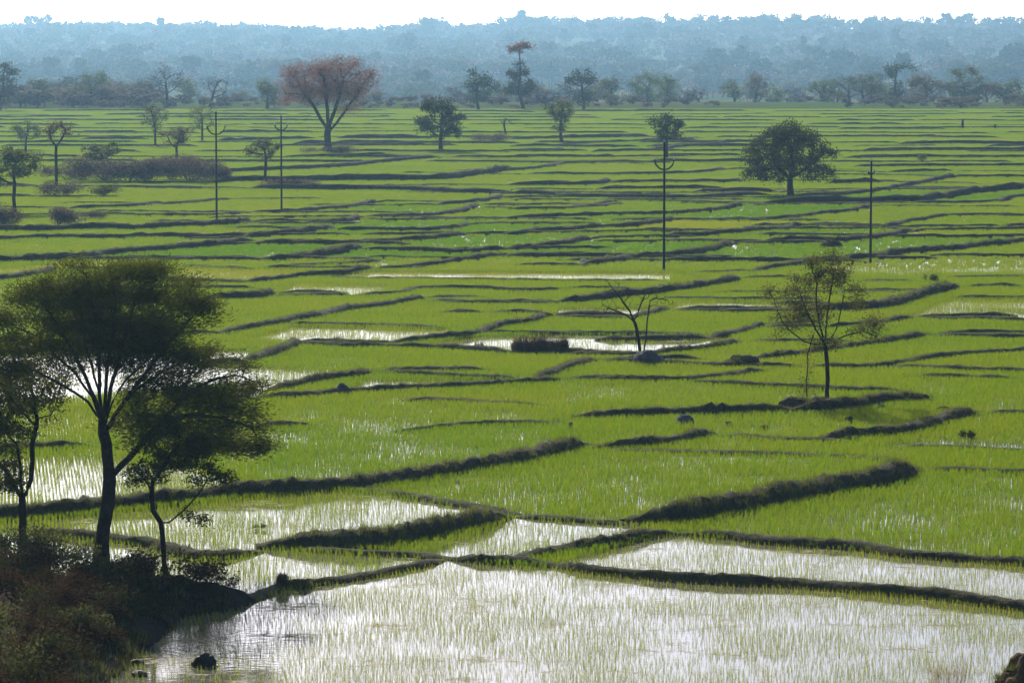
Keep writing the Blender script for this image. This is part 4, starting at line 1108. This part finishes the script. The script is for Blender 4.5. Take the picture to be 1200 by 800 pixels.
# --- trees in line along the far edge of the paddies
for nm, lab, b_, bl, lm, nl, lf in [
    ("edge_tree", "dark tree cut by the photo's edge behind the far scrub", (0, 130), [(3, 98, 20, 24), (14, 85, 10, 10)], M_DKGREEN, 1100, .6),
    ("edge_tree", "dark flat-topped tree behind the far scrub, left of the bare violet tree", (107, 124), [(107, 96, 20, 12), (100, 104, 14, 8)], M_GREEN, 800, .6),
    ("edge_tree", "small pale tree between the edge tree and the flat-topped tree", (46, 124), [(46, 102, 14, 12)], M_OLIVE, 500, .6),
    ("bare_violet_tree", "bare violet-grey tree with wide twiggy crown on the far field edge", (197, 126), [(193, 90, 24, 15), (182, 98, 12, 10), (208, 94, 12, 12)], M_TWIG, 520, .45),
    ("bare_violet_tree", "leaning bare tree with wispy twigs right of the violet-grey one", (245, 126), [(256, 98, 16, 10), (248, 108, 10, 8)], M_TWIG, 260, .4),
    ("edge_tree", "small round green tree just left of the rusty red tree's crown", (313, 128), [(314, 106, 16, 12)], M_GREEN, 700, .6),
    ("edge_tree", "dark twin-lobed tree left of the tall two-storeyed tree", (561, 129), [(556, 104, 13, 16), (573, 104, 11, 15), (557, 86, 6, 6)], M_DKGREEN, 1100, .6),
    ("edge_tree", "dark leaning-crowned tree right of the tall two-storeyed tree", (684, 129), [(684, 108, 13, 17), (672, 92, 14, 8), (688, 90, 12, 7)], M_DKGREEN, 1000, .6),
    ("edge_tree", "narrow grey-green tree with dark stem, between two wider dark trees", (716, 129), [(716, 100, 13, 10), (716, 116, 6, 7)], M_OLIVE, 500, .6),
    ("edge_tree", "wide grey-green tree behind the pole with the raised fork arms", (758, 129), [(760, 103, 26, 18), (750, 110, 14, 12), (772, 98, 14, 12)], M_GREEN, 1300, .6),
    ("edge_tree", "dusky tree with orange-brown middle on the far field edge", (885, 129), [(886, 103, 16, 16), (896, 112, 8, 8)], M_BROWNLEAF, 700, .6),
    ("edge_tree", "dark blue-green round tree right of the dusky orange-brown tree", (963, 127), [(965, 106, 15, 12)], M_GREEN, 700, .6),
    ("bare_violet_tree", "leafless violet tree with dark stump-like trunk, beyond the broad evergreen", (996, 129), [(994, 98, 18, 12), (996, 114, 6, 5)], M_TWIG, 380, .45),
    ("bare_violet_tree", "leafless violet tree next to the tall slim dark tree", (1021, 129), [(1022, 96, 18, 14), (1021, 114, 7, 6)], M_TWIG, 380, .45),
    ("edge_tree", "tall slim dark tree leading the brown grove at the field edge", (1051, 129), [(1050, 108, 12, 16), (1048, 82, 12, 10), (1062, 78, 9, 8)], M_DKGREEN, 900, .6),
    ("grove_tree", "brown-olive tree with arched crown, first of the grove pair", (1086, 129), [(1086, 100, 24, 16), (1076, 110, 12, 12)], M_BROWNLEAF, 1200, .6),
    ("grove_tree", "largest olive-brown tree of the grove at the field edge", (1131, 129), [(1130, 98, 25, 22), (1118, 108, 14, 16), (1146, 106, 12, 18)], M_OLIVE, 1500, .6),
    ("edge_tree", "small spreading tree right of the brown grove", (1178, 128), [(1176, 106, 16, 9), (1190, 102, 12, 7)], M_OLIVE, 600, .6),
    ("edge_tree", "pinkish bare thicket tree beneath the two-storeyed tree's right side", (640, 129), [(640, 114, 18, 7)], M_TWIG, 260, .5),
    ("edge_tree", "bent sparse tree at the edge of the pale far meadow", (822, 128), [(815, 112, 14, 8)], M_TWIG, 200, .5),
]:
    u0, v0 = b_
    D_, k_ = (900.0, 1.2) if u0 > 700 else (None, 1.0)
    bl = bl + [(bl[0][0], bl[0][1] + (v0 - bl[0][1]) * .42, bl[0][2] * .7, bl[0][3] * .6)]
    tree(nm, lab, "tree", b_, [[(u0, v0), ((u0 * 2 + bl[0][0]) / 3, v0 - (v0 - bl[0][1]) * .35), ((u0 + bl[0][0]) / 2, v0 - (v0 - bl[0][1]) * .7)]], bl, lm, M_BARK, int(nl * 1.6), lf * .9 * k_, .55, .6 * k_, .3 * k_, 110, .8 * k_, sides=4, D=D_)

# --- looser row of look-alike hazy trees just beyond the field edge
er = np.random.default_rng(5)
proto = []
for k, (lm, nl) in enumerate(((M_GREEN, 700), (M_OLIVE, 650), (M_TWIG, 420), (M_BROWNLEAF, 600))):
    D0 = 800.0; b0 = (600, 130)
    proto.append(tree("hazy_tree", "small hazy tree filling the loose row of trees just beyond the far field edge", "tree", b0, [[b0, (600, 122), (601, 116)]],
                      [(600, 108, 17, 11), (590, 112, 10, 8), (610, 110, 11, 8), (600, 118, 13, 6)], lm, M_BARK, nl, .55, .6, .6, .26, 90, .8, D=D0, sides=4, group="hazy trees beyond the far field edge"))
def dup_tree(o):
    r = o.copy(); COL.objects.link(r)
    for ch in list(o.children):
        c = ch.copy(); COL.objects.link(c); c.parent = r
    return r
ROW = [(28, 0, "hazy green tree between the edge-cut dark tree and the small pale tree"), (70, 1, "hazy olive tree just right of the small pale tree behind the far scrub"),
 (88, 2, "hazy leafless tree crowding in left of the dark flat-topped tree"), (135, 3, "hazy brown tree just right of the dark flat-topped tree"),
 (160, 1, "hazy olive tree halfway from the flat-topped tree to the bare violet-grey tree"), (222, 0, "hazy green tree between the two bare violet-grey trees"),
 (280, 0, "hazy green tree between the leaning bare tree and the small round green tree"), (345, 1, "hazy olive tree showing under the rusty red tree's crown"),
 (440, 3, "hazy brown tree just beyond the rusty red tree's far branches"), (470, 1, "hazy olive tree in the open gap right of the rusty red tree"),
 (535, 2, "hazy leafless tree left of the dark twin-lobed tree"), (590, 0, "hazy green tree between the twin-lobed tree and the two-storeyed tree"),
 (628, 3, "hazy brown tree at the right foot of the two-storeyed tree"), (665, 2, "hazy leafless tree left of the dark leaning-crowned tree"),
 (700, 1, "hazy olive tree between the leaning-crowned tree and the narrow grey-green tree"), (735, 3, "hazy brown tree between the narrow and the wide grey-green trees"),
 (782, 0, "hazy green tree at the right side of the wide grey-green tree"), (800, 2, "hazy leafless tree just left of the bent sparse tree"),
 (860, 1, "hazy olive tree left of the dusky orange-brown tree"), (908, 0, "hazy green tree just right of the dusky orange-brown tree"),
 (932, 2, "hazy leafless tree above the broad evergreen's crown"), (980, 3, "hazy brown tree right of the dark blue-green round tree"),
 (1010, 1, "hazy olive tree between the two leafless violet trees"), (1036, 0, "hazy green tree left of the tall slim dark tree"),
 (1068, 3, "hazy brown tree between the tall slim dark tree and the brown grove"), (1108, 1, "hazy olive tree between the two trees of the brown grove"),
 (1155, 3, "hazy brown tree right of the largest grove tree"), (1196, 0, "hazy green tree at the end of the far row, past the small spreading tree")]
used = set()
for u, k, lab in ROW:
    o = dup_tree(proto[k]) if k in used else proto[k]
    used.add(k); o["label"] = lab
    D1 = er.uniform(870, 985); x = (u - 600) / F * D1
    o.location = (x, D1, float(hill_z(x, D1)) - .1); o.rotation_euler = (0, 0, er.uniform(0, 6.28))
    sc = er.uniform(.7, 1.25) * D1 / 800; o.scale = (sc * er.uniform(.9, 1.25), sc, sc)

# --- thickets and scrub
for nm, lab, u, v, w, h, lm, nl, lf in [
    ("scrub_thicket", "violet-brown thicket left of the first pole", 222, 214, 80, 36, M_SCRUB, 4420, .26),
    ("scrub_thicket", "violet-brown thicket under the brown-crowned tree", 175, 214, 85, 31, M_SCRUB, 4420, .26),
    ("scrub_thicket", "dull thicket under the olive bushy tree", 125, 213, 91, 31, M_SCRUB, 4080, .26),
    ("scrub_thicket", "low greyish thicket around the foot of the thin tall sapling", 80, 212, 78, 21, M_SCRUB, 2550, .26),
    ("scrub_thicket", "violet-brown thicket filling the middle of the scrub between the two bushier ones", 150, 214, 80, 32, M_SCRUB, 3600, .26),
    ("scrub_thicket", "violet-brown thicket directly behind the brown-crowned tree's trunk", 200, 211, 74, 32, M_SCRUB, 3600, .26),
    ("scrub_thicket", "low violet thicket reaching past the first pole's foot", 248, 213, 44, 20, M_SCRUB, 1800, .26),
    ("scrub_bush", "bramble bush on the mound below the thin sapling", 72, 231, 57, 19, M_SCRUB, 1870, .22),
    ("scrub_bush", "greenish bramble bush on the mound's end below the scrub thicket", 120, 230, 59, 14, M_OLIVE, 1360, .2),
    ("scrub_bush", "violet bramble heap at the photo's edge by the round green tree", 14, 268, 67, 31, M_SCRUB, 2550, .2),
    ("scrub_bush", "violet bramble heap right of the round green tree", 66, 266, 67, 26, M_SCRUB, 2550, .2),
    ("scrub_bush", "low bramble clump at the end of the bramble heaps", 108, 257, 44, 10, M_SCRUB, 1020, .18),
    ("scrub_bush", "grey scrub at the foot of the rusty red tree", 385, 180, 72, 9, M_SCRUB, 1190, .3),
    ("scrub_bush", "pinkish dry scrub around the stunted leafless tree", 578, 168, 65, 12, M_SCRUB, 1190, .3),
    ("scrub_bush", "brown scrub on the bank under the second pole", 345, 220, 78, 12, M_SCRUB, 1530, .24),
    ("round_bush", "small rounded blue-green bush alone in the far paddies", 1080, 191, 11, 12, M_GREEN, 500, .16),
    ("grass_bush", "grey-green bush on the thin bank, right of the airy tree", 1089, 331, 20, 11, M_GREEN, 500, .12),
    ("grass_bush", "dark spiky bush in the paddy at the photo's right side", 1134, 516, 18, 15, M_DKGREEN, 420, .09),
    ("grass_bush", "low green weed clump in the pale field beside the slender tree", 305, 620, 16, 8, M_OLIVE, 220, .07),
]:
    shrub(nm, lab, "bush", u, v, w, h, lm, nl, lf, .45, None, 0., .6, 7, 6)

# --- reeds and tufts
def reeds(name, label, cat, u, v, w, h, mat, n, deep=.45, bw=.016):
    b = G(u, v); m = b[1] / F; W, Hh = w * m, h * m
    o = empty(name, b, label, cat)
    x = rng.uniform(-.5, .5, n) * W; y = rng.uniform(-.5, .5, n) * W * deep
    env = (.72 + .4 * vnoise(x * 2.2 + 40, y * 2)) * np.clip(1.25 - np.abs(x / W * 2) ** 3 * .5, 0, 1)
    hh = Hh * env * rng.uniform(.6, 1.08, n)
    a = rng.uniform(0, 6.28, n); ln = np.abs(rng.normal(0, .13, n)) * hh + .1 * hh * np.abs(x / W)
    dx = np.cos(a) * ln + x / W * hh * .25; dy = np.sin(a) * ln
    f = rng.uniform(0, 6.28, n); sx, sy = np.cos(f) * bw * .5, np.sin(f) * bw * .5
    z = np.zeros(n)
    V = np.stack([np.stack([x - sx, y - sy, z - .05], 1), np.stack([x + sx, y + sy, z - .05], 1),
                  np.stack([x + dx * .4 + sx, y + dy * .4 + sy, hh * .6], 1), np.stack([x + dx * .4 - sx, y + dy * .4 - sy, hh * .6], 1),
                  np.stack([x + dx, y + dy, hh], 1)], 1).reshape(-1, 3)
    i = np.arange(n) * 5
    T = np.vstack([np.stack([i + 3, i + 2, i + 4], 1)]); Q = np.stack([i, i + 1, i + 2, i + 3], 1)
    tint = np.repeat(np.clip(vnoise(x * 4, y * 4) + rng.normal(0, .2, n), 0, 1), 5)
    link("blades", mesh_np("blades", V, F3=T, F4=Q, attrs={"tint": tint}), mat, o)
    return o
reeds("reed_clump", "brown reed clump in the pale field, the larger one on the left", "reeds", 620, 414, 40, 23, M_REED, 1500)
reeds("reed_clump", "brown reed clump in the pale field, joined to the larger one on its right", "reeds", 650, 414, 30, 22, M_REED, 1000)
reeds("grass_tuft", "single brown grass tuft on the bank left of the reed clumps", "grass tuft", 561, 411, 9, 14, M_REED, 140)
reeds("grass_tuft", "dark grass tuft on the bank at the edge of the pale field", "grass tuft", 396, 402, 9, 10, M_REED, 140)
reeds("grass_tuft", "pale dry grass tuft standing in the flooded field near the brown clump", "grass tuft", 1112, 806, 44, 40, M_STRAW, 150, .5, .008)

# ------------------------------------------------------------------ rocks, heaps, clods
def rock(name, label, cat, u, v, w, h, mat, deep=.8, rough=.28, peak=0., seed=0, sub=14, z0=0.):
    b = G(u, v, z0); m = b[1] / F; W, Hh = w * m * .5, h * m
    r_ = np.random.default_rng(seed + 100)
    nu, nv = sub * 2, sub
    V = []
    ph = r_.uniform(0, 100, 2)
    for j in range(nv + 1):
        el = j / nv * math.pi * .58
        for i in range(nu):
            az = i / nu * 2 * math.pi
            d = np.array([math.sin(el) * math.cos(az), math.sin(el) * math.sin(az), math.cos(el)])
            k = 1 + rough * 2.2 * (float(fbm(d[0] * 1.6 + d[2] * 1.1 + ph[0], d[1] * 1.6 + ph[1] - d[2], 3)) - .5) + rough * .7 * (float(vnoise(d[0] * 5 + ph[1], d[1] * 5 + d[2] * 4 + ph[0])) - .5)
            z = d[2] * k
            V.append((d[0] * W * k, d[1] * W * deep * k, (z if z < 0 else z ** (1 + peak)) * Hh))
    F4 = [(j * nu + i, (j + 1) * nu + i, (j + 1) * nu + (i + 1) % nu, j * nu + (i + 1) % nu) for j in range(nv) for i in range(nu)]
    o = link(name, mesh_np(name, np.array(V), F4=F4, smooth=False), mat)
    o.location = (b[0], b[1] + W * deep * .6, z0)
    tag(o, label, cat)
    if name == 'earth_heap' and mat in (M_HEAP, M_CLUMP): HEAPS.append((b[0], b[1] + W * deep * .6, W, W * deep, Hh))
    return o
rock("boulder", "large grey boulder at the foot of the leafless forked sapling", "boulder", 761, 428, 38, 17, M_ROCK, seed=1)
rock("boulder", "small dark boulder leaning on the large grey one", "boulder", 743, 423, 14, 8, M_ROCK, seed=2)
rock("earth_heap", "wide low brown earth heap right of the grey boulder", "earth heap", 870, 430, 48, 13, M_HEAP, .7, .3, .3, 3)
rock("earth_heap", "brown earth mound under the airy two-stemmed tree", "earth heap", 968, 481, 84, 13, M_HEAP, .5, .34, .3, 4)
rock("earth_heap", "smaller brown mound at the foot of the airy tree's thin stem", "earth heap", 938, 480, 50, 15, M_HEAP, .6, .4, .3, 5)
rock("earth_heap", "brown mound on the bank's end right of the airy tree", "earth heap", 1064, 472, 54, 13, M_HEAP, .6, .3, .2, 6)
rock("field_stone", "grey stone heap lying in the green field right of the white marker", "stone", 801, 498, 27, 11, M_ROCK, seed=7)
rock("field_stone", "small grey stone right of the grey stone heap in the green field", "stone", 854, 500, 13, 6, M_ROCK, seed=8)
rock("field_stone", "grey-brown pointed stone on the thin bank left of the reeds", "stone", 402, 463, 22, 13, M_ROCK, .8, .25, .3, 9)
rock("earth_clod", "flat dark clod in the field right of the brown mound", "clod", 1107, 483, 18, 7, M_HEAP, seed=10)
rock("earth_clod", "dark weedy clod just below the airy tree", "clod", 995, 495, 12, 7, M_HEAP, seed=11)
rock("earth_clod", "greyish clod between the airy tree's mound and the flat dark clod", "clod", 1033, 480, 15, 6, M_HEAP, seed=12)
rock("earth_clod", "lone dark clod in the green field left of the airy tree", "clod", 895, 503, 12, 5, M_HEAP, seed=13)
rock("earth_heap", "brown lump of earth perched on the thin bank of the flooded field", "earth heap", 331, 690, 15, 18, M_HEAP, .9, .3, .2, 14)
rock("earth_heap", "low tail of earth beside the perched brown lump", "earth heap", 349, 689, 32, 9, M_HEAP, .7, .3, .2, 15)
rock("earth_heap", "brown grassy clump cut by the photo's bottom corner, on the side away from the acacia", "earth heap", 1206, 838, 96, 66, M_CLUMP, .8, .3, .1, 30, 20)
rock("wet_rock", "dark wet rock jutting from the open water", "rock", 237, 781, 29, 13, M_WETROCK, .8, .4, .2, 16)
rock("wet_rock", "small dark rock beside the dirt bank in open water", "rock", 160, 778, 18, 6, M_WETROCK, seed=17)
rock("wet_rock", "low dark rock where the dirt bank meets the bottom of the open water", "rock", 162, 792, 20, 6, M_WETROCK, seed=18)
rock("earth_heap", "patch of red earth heaped on the bank left of the bare sapling", "earth heap", 641, 374, 18, 7, M_RED, .8, .3, .2, 19)
rock("pale_stone", "pale pinkish stone at the end of a bank in the middle paddies", "stone", 684, 309, 11, 6, M_PALE, seed=20, sub=8)
rock("earth_heap", "grey-brown heap at the end of a bank above the airy tree", "earth heap", 975, 290, 26, 8, M_HEAP, .6, .3, .2, 21)

def marker(name, label, cat, u, v, w, h, mat, taper=.8):
    b = G(u, v); m = b[1] / F; W, Hh = w * m * .5, h * m
    prof = [(1.0, -.1), (1.0, .15), (.92, .5), (taper, .9), (taper * .7, .98), (0.02, 1.0)]
    V, Q, n = [], [], 8
    for r_, z in prof:
        for k in range(n):
            a = k * 2 * math.pi / n; V.append((math.cos(a) * W * r_, math.sin(a) * W * r_ * .8, z * Hh))
    for j in range(len(prof) - 1):
        for k in range(n): Q.append((j * n + k, j * n + (k + 1) % n, (j + 1) * n + (k + 1) % n, (j + 1) * n + k))
    o = link(name, mesh_np(name, V, F4=Q), mat); o.location = b
    return tag(o, label, cat)
marker("marker_stone", "short pale upright marker stone in the green field", "stone", 669, 503, 5, 9, M_ROCK)
marker("field_post", "short dark post standing in the far paddies near the photo's right side", "post", 1128, 151, 3.2, 11, M_BARK)
marker("field_post", "tiny dark stub right of the short dark post in the far paddies", "post", 1166, 151, 3, 5, M_BARK)

# ------------------------------------------------------------------ power poles and wires
def tube_path(pts, r, n=6, r_end=None):
    pts = np.asarray(pts, float); par = np.arange(-1, len(pts) - 1)
    rad = np.linspace(r, r if r_end is None else r_end, len(pts))
    return tubes(pts, par, rad, n, 0)
POLE_TOPS = {}
def pole(key, label, base, top, arm_y, tip_y, arm_w, depth_dir):
    b = G(*base); D = b[1]; m = D / F
    hgt = (base[1] - top) * m; az = (base[1] - arm_y) * m; tz = (base[1] - tip_y) * m
    o = empty("power_pole", b, label, "power pole", "power poles across the paddies")
    V, Q = tube_path([(0, 0, -.4), (0, 0, hgt * .5), (0, 0, hgt)], .10, 8, .065)
    link("post", mesh_np("post", V, F4=Q, smooth=True), M_POLE, o)
    c, s = math.cos(depth_dir), math.sin(depth_dir)
    tops = [(0, 0, hgt + .16)]
    for sg in (-1, 1):
        w = arm_w
        path = [(0, 0, az), (sg * w * .45, 0, az + (tz - az) * .12), (sg * w * .85, 0, az + (tz - az) * .5), (sg * w, 0, tz)]
        path = [(x * c, x * s, z) for x, y, z in path]
        V, Q = tube_path(path, .065, 6)
        link("crossarm", mesh_np("crossarm", V, F4=Q), M_POLE, o)
        tops.append((sg * w * c, sg * w * s, tz + .16))
    for (x, y, z) in tops:
        V, Q = tube_path([(x, y, z - .17), (x, y, z - .12), (x, y, z - .1), (x, y, z - .05), (x, y, z - .03), (x, y, z)], .07, 8, .05)
        link("insulator", mesh_np("insulator", V, F4=Q), M_CERAMIC, o)
    POLE_TOPS[key] = [b + np.array(t) for t in tops]
pole("a", "power pole left of the second pole, fork arms held high at its top", (254, 264), 131, 158, 148, .78, .1)
pole("b", "power pole beside the thin olive tree, smallest of the poles", (330, 248), 136, 153, 146, .62, .35)
pole("c", "tallest power pole in the middle of the paddies with raised fork arms", (778, 318), 166, 199, 187, .68, 0.)
pole("d", "power pole right of the broad evergreen, arms seen nearly edge-on", (1020, 309), 188, 204, 201, .6, 1.1)
def wire(a, b, sag, label):
    t = np.linspace(0, 1, 15)[:, None]
    p = a + (b - a) * t; p[:, 2] -= sag * 4 * (t[:, 0] * (1 - t[:, 0]))
    o0 = p[0].copy()
    V, Q = tube_path(p - o0, .008, 4)
    o = link("power_wire", mesh_np("power_wire", V, F4=Q), M_WIRE); o.location = o0
    tag(o, label, "wire", "wires strung between the power poles")
for k, w in enumerate(("top wire", "left arm's wire", "right arm's wire")):
    wire(POLE_TOPS["c"][k], POLE_TOPS["d"][k], .25, w + " from the tallest pole past the broad evergreen to the edge-on pole")
    wire(POLE_TOPS["a"][k], POLE_TOPS["b"][k], .3, w + " between the high-armed pole and the smallest pole")
    wire(POLE_TOPS["a"][k], POLE_TOPS["c"][k], 1.2, w + " slung from the high-armed pole to the tallest pole")

# ------------------------------------------------------------------ the woods beyond
def wood_template(kind, r_):
    """one tree of height 1: leaf-clump quads in several lobes plus a trunk; returns V, Q, tint"""
    nl = {0: 210, 1: 190, 2: 130, 3: 240}[kind]
    lobes = []
    for _ in range(r_.integers(4, 8)):
        if kind == 2: lobes.append((r_.normal(0, .22), r_.normal(0, .22), r_.uniform(.5, .85), r_.uniform(.14, .24), r_.uniform(.1, .2)))
        elif kind == 3: lobes.append((r_.normal(0, .07), r_.normal(0, .07), r_.uniform(.3, .85), r_.uniform(.1, .16), r_.uniform(.12, .2)))
        else: lobes.append((r_.normal(0, .2), r_.normal(0, .2), r_.uniform(.38, .78), r_.uniform(.17, .28), r_.uniform(.14, .22)))
    lb = np.array(lobes); k = r_.integers(0, len(lb), nl)
    q_ = r_.normal(0, 1, (nl, 3)); q_ /= np.linalg.norm(q_, axis=1)[:, None]; q_ *= (r_.random(nl) ** .4)[:, None]
    c = lb[k][:, :3] + q_ * np.stack([lb[k, 3], lb[k, 3], lb[k, 4]], 1)
    c[:, 2] = np.clip(c[:, 2], .04, 1)
    V, Q = leaf_quads(c, .15 if kind != 2 else .09, .75)
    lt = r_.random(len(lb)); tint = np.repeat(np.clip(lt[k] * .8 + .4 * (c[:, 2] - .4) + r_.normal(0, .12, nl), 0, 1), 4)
    tv = np.array([(-.018, -.018, -.05), (.018, -.018, -.05), (.018, .018, -.05), (-.018, .018, -.05), (-.01, -.01, .6), (.01, -.01, .6), (.01, .01, .6), (-.01, .01, .6)])
    tq = np.array([(0, 1, 5, 4), (1, 2, 6, 5), (2, 3, 7, 6), (3, 0, 4, 7)]) + len(V)
    return np.vstack([V, tv]), np.vstack([Q, tq]), np.concatenate([tint, np.full(8, .2)])
r_ = np.random.default_rng(21)
TEMPL = {k: [wood_template(k, r_) for _ in range(4)] for k in (0, 1, 2, 3)}
def place_wood(name, items):
    Vs, Qs, tn, hu, o = [], [], [], [], 0
    for (x, y, z, h, w, kind, hue) in items:
        V, Q, t = TEMPL[kind][r_.integers(0, 4)]
        a = r_.uniform(0, 6.28); c, s = math.cos(a), math.sin(a)
        X = (V[:, 0] * c - V[:, 1] * s) * h * w; Y = (V[:, 0] * s + V[:, 1] * c) * h * w
        Vs.append(np.stack([X + x, Y + y, V[:, 2] * h + z], 1)); Qs.append(Q + o); o += len(V)
        tn.append(t); hu.append(np.full(len(V), hue))
    return link(name, mesh_np(name, np.vstack(Vs), F4=np.vstack(Qs), attrs={"tint": np.concatenate(tn), "hue": np.concatenate(hu)}), M_WOOD, kind="stuff")
def forest():
    it = []
    n = 2300
    for _ in range(n * 3):
        if len(it) >= n: break
        y = 1450 + (4250 - 1450) * r_.random() ** .95
        x = r_.uniform(-.17, .17) * y
        u, v = project(np.array(x), np.array(y), 0)
        dens = fbm(np.array(x / 70 + 11), np.array(y / 130 + 4), 2)
        near = y < 2050
        if near and dens < .5: continue
        if near and (700 < u < 1010) and r_.random() < .75: continue      # pale meadow behind the field edge
        if dens < .36: continue
        kind = r_.choice([0, 1, 2, 3], p=[.42, .22, .30, .06])
        hue = {0: r_.uniform(0, .38), 1: r_.uniform(.3, .66), 2: r_.uniform(.72, 1), 3: r_.uniform(0, .25)}[kind]
        h = r_.uniform(11, 23) * (1.15 if kind == 3 else 1) * (.7 if near else 1)
        it.append((x, y, float(hill_z(x, y)) - .2, h, r_.uniform(1.0, 1.6), kind, hue))
    # the closed canopy along the ridge
    for _ in range(1100):
        y = r_.uniform(3900, 4420); x = r_.uniform(-.17, .17) * y
        kind = 3 if (x > 60 and r_.random() < .5) else 0
        it.append((x, y, float(hill_z(x, y)) - 3.5, r_.uniform(13, 18) if x > 40 else r_.uniform(8, 25), r_.uniform(.8, 1.3), kind, r_.uniform(0, .4)))
    place_wood("distant_forest", it)
    # scrub along the far field edge
    sc = []
    for _ in range(700):
        u = r_.uniform(-60, 1260); y = r_.uniform(752, 860)
        if u > 180 and r_.random() < .45: continue
        if 800 < u < 1010 and r_.random() < .8: continue
        x = (u - 600) / F * y
        sc.append((x, y, float(hill_z(x, y)) - .3, r_.uniform(1.2, 3.4) * (1.6 if u < 180 else .8), r_.uniform(1.2, 2.2), 1, r_.uniform(.62, .95)))
    place_wood("scrub_undergrowth", sc)
forest()

# trees of the woods that stand out singly: (label, u, crown top v, distance, width factor, kind, hue)
for lab, u, v, D, w, kind, hue in [
    ("big round-headed tree standing highest on the hazy skyline", 42, 17, 4000, 1.2, 0, .1),
    ("round tree beside the highest skyline tree, a little lower", 66, 23, 4000, 1.1, 0, .15),
    ("slim upright tree poking from the skyline left of the bare violet tree", 95, 23, 4000, .6, 3, .2),
    ("rounded skyline tree with bare tree at its side, above the dark round tree", 505, 20, 4000, 1.0, 0, .2),
    ("thin faint bare tree on the skyline beside the rounded one", 517, 16, 4000, .6, 2, .9),
    ("dark blue wide tree in the hazy wood above the rusty tree's right shoulder", 475, 38, 2958, 1.5, 0, .05),
    ("pointed tree on the skyline above the two-storeyed tree", 636, 23, 4000, 1.0, 0, .15),
    ("dark wide tree in the hazy woods above the broad evergreen's far side", 845, 54, 2348, 1.3, 0, .0),
    ("slim dark column tree in the haze above the broad evergreen", 941, 40, 2784, .7, 3, .0),
    ("dark tree in the haze right of the slim dark column", 980, 53, 2348, 1.2, 0, .05),
    ("blocky dark tree in the haze, first of the high dark group", 1012, 36, 3132, 1.1, 0, .05),
    ("tall dark tree in the middle of the high dark group", 1050, 34, 3132, 1.0, 3, .05),
    ("dark tree closing the high dark group in the haze", 1098, 42, 2870, 1.2, 0, .0),
    ("dark massive tree cut by the photo's right edge in the haze", 1188, 50, 2348, 1.6, 0, .0),
    ("hazy dome tree above the bare violet-grey tree", 150, 46, 2610, 1.4, 0, .1),
    ("hazy dome tree between the flat-topped tree and the skyline", 115, 54, 2436, 1.3, 0, .1),
    ("hazy wide tree behind the twin-lobed dark tree", 712, 52, 2522, 1.5, 0, .15),
]:
    top = P(u, v, D); z = float(hill_z(top[0], D))
    h = min(max(9.0, top[2] - z), 24.0)
    z = top[2] - h if top[2] - h > z else z
    V, Q, t = TEMPL[kind][r_.integers(0, 4)]
    o = empty("woodland_tree", (top[0], D, z - .2), lab, "tree")
    V2, Q2, t2 = TEMPL[kind][r_.integers(0, 4)]                    # a fuller crown: two lobed masses grown together
    n2 = len(V2) - 8; V2 = V2[:n2] * np.array([-.85, .9, .92])
    nq = len(Q) - 4; nvv = len(V) - 8
    Q = np.vstack([Q[:nq], Q2[:len(Q2) - 4] + nvv, Q[nq:] + n2]); V = np.vstack([V[:nvv], V2, V[nvv:]]); t = np.concatenate([t[:nvv], t2[:n2], t[nvv:]])
    W = V * np.array([h * w, h * w, h * 1.06])
    nq = len(Q) - 4; nvv = len(V) - 8
    link("crown", mesh_np("crown", W[:nvv], F4=Q[:nq], attrs={"tint": t[:nvv], "hue": np.full(nvv, hue)}), M_WOOD, o)
    link("trunk", mesh_np("trunk", W[nvv:], F4=Q[nq:] - nvv), M_BARK, o)

bank_grass()

# ------------------------------------------------------------------ haze
def build_haze():
    m, n, l, out = new_mat("haze_air")
    v = n.new("ShaderNodeVolumePrincipled")
    v.inputs["Color"].default_value = (.40, .72, 1.0, 1)
    v.inputs["Density"].default_value = .00012
    v.inputs["Anisotropy"].default_value = .6
    l.new(v.outputs[0], out.inputs["Volume"])
    x0, x1, y0, y1, z0, z1 = -1900, 1900, -100, 5000, -13, 52
    V = [(x, y, z) for z in (z0, z1) for y in (y0, y1) for x in (x0, x1)]
    Q = [(0, 2, 3, 1), (4, 5, 7, 6), (0, 1, 5, 4), (2, 6, 7, 3), (0, 4, 6, 2), (1, 3, 7, 5)]
    link("haze", mesh_np("haze", V, F4=Q), m, kind="stuff")
build_haze()
print("objects", len(scene.objects), "tris", sum(len(o.data.polygons) for o in scene.objects if o.type == 'MESH'))
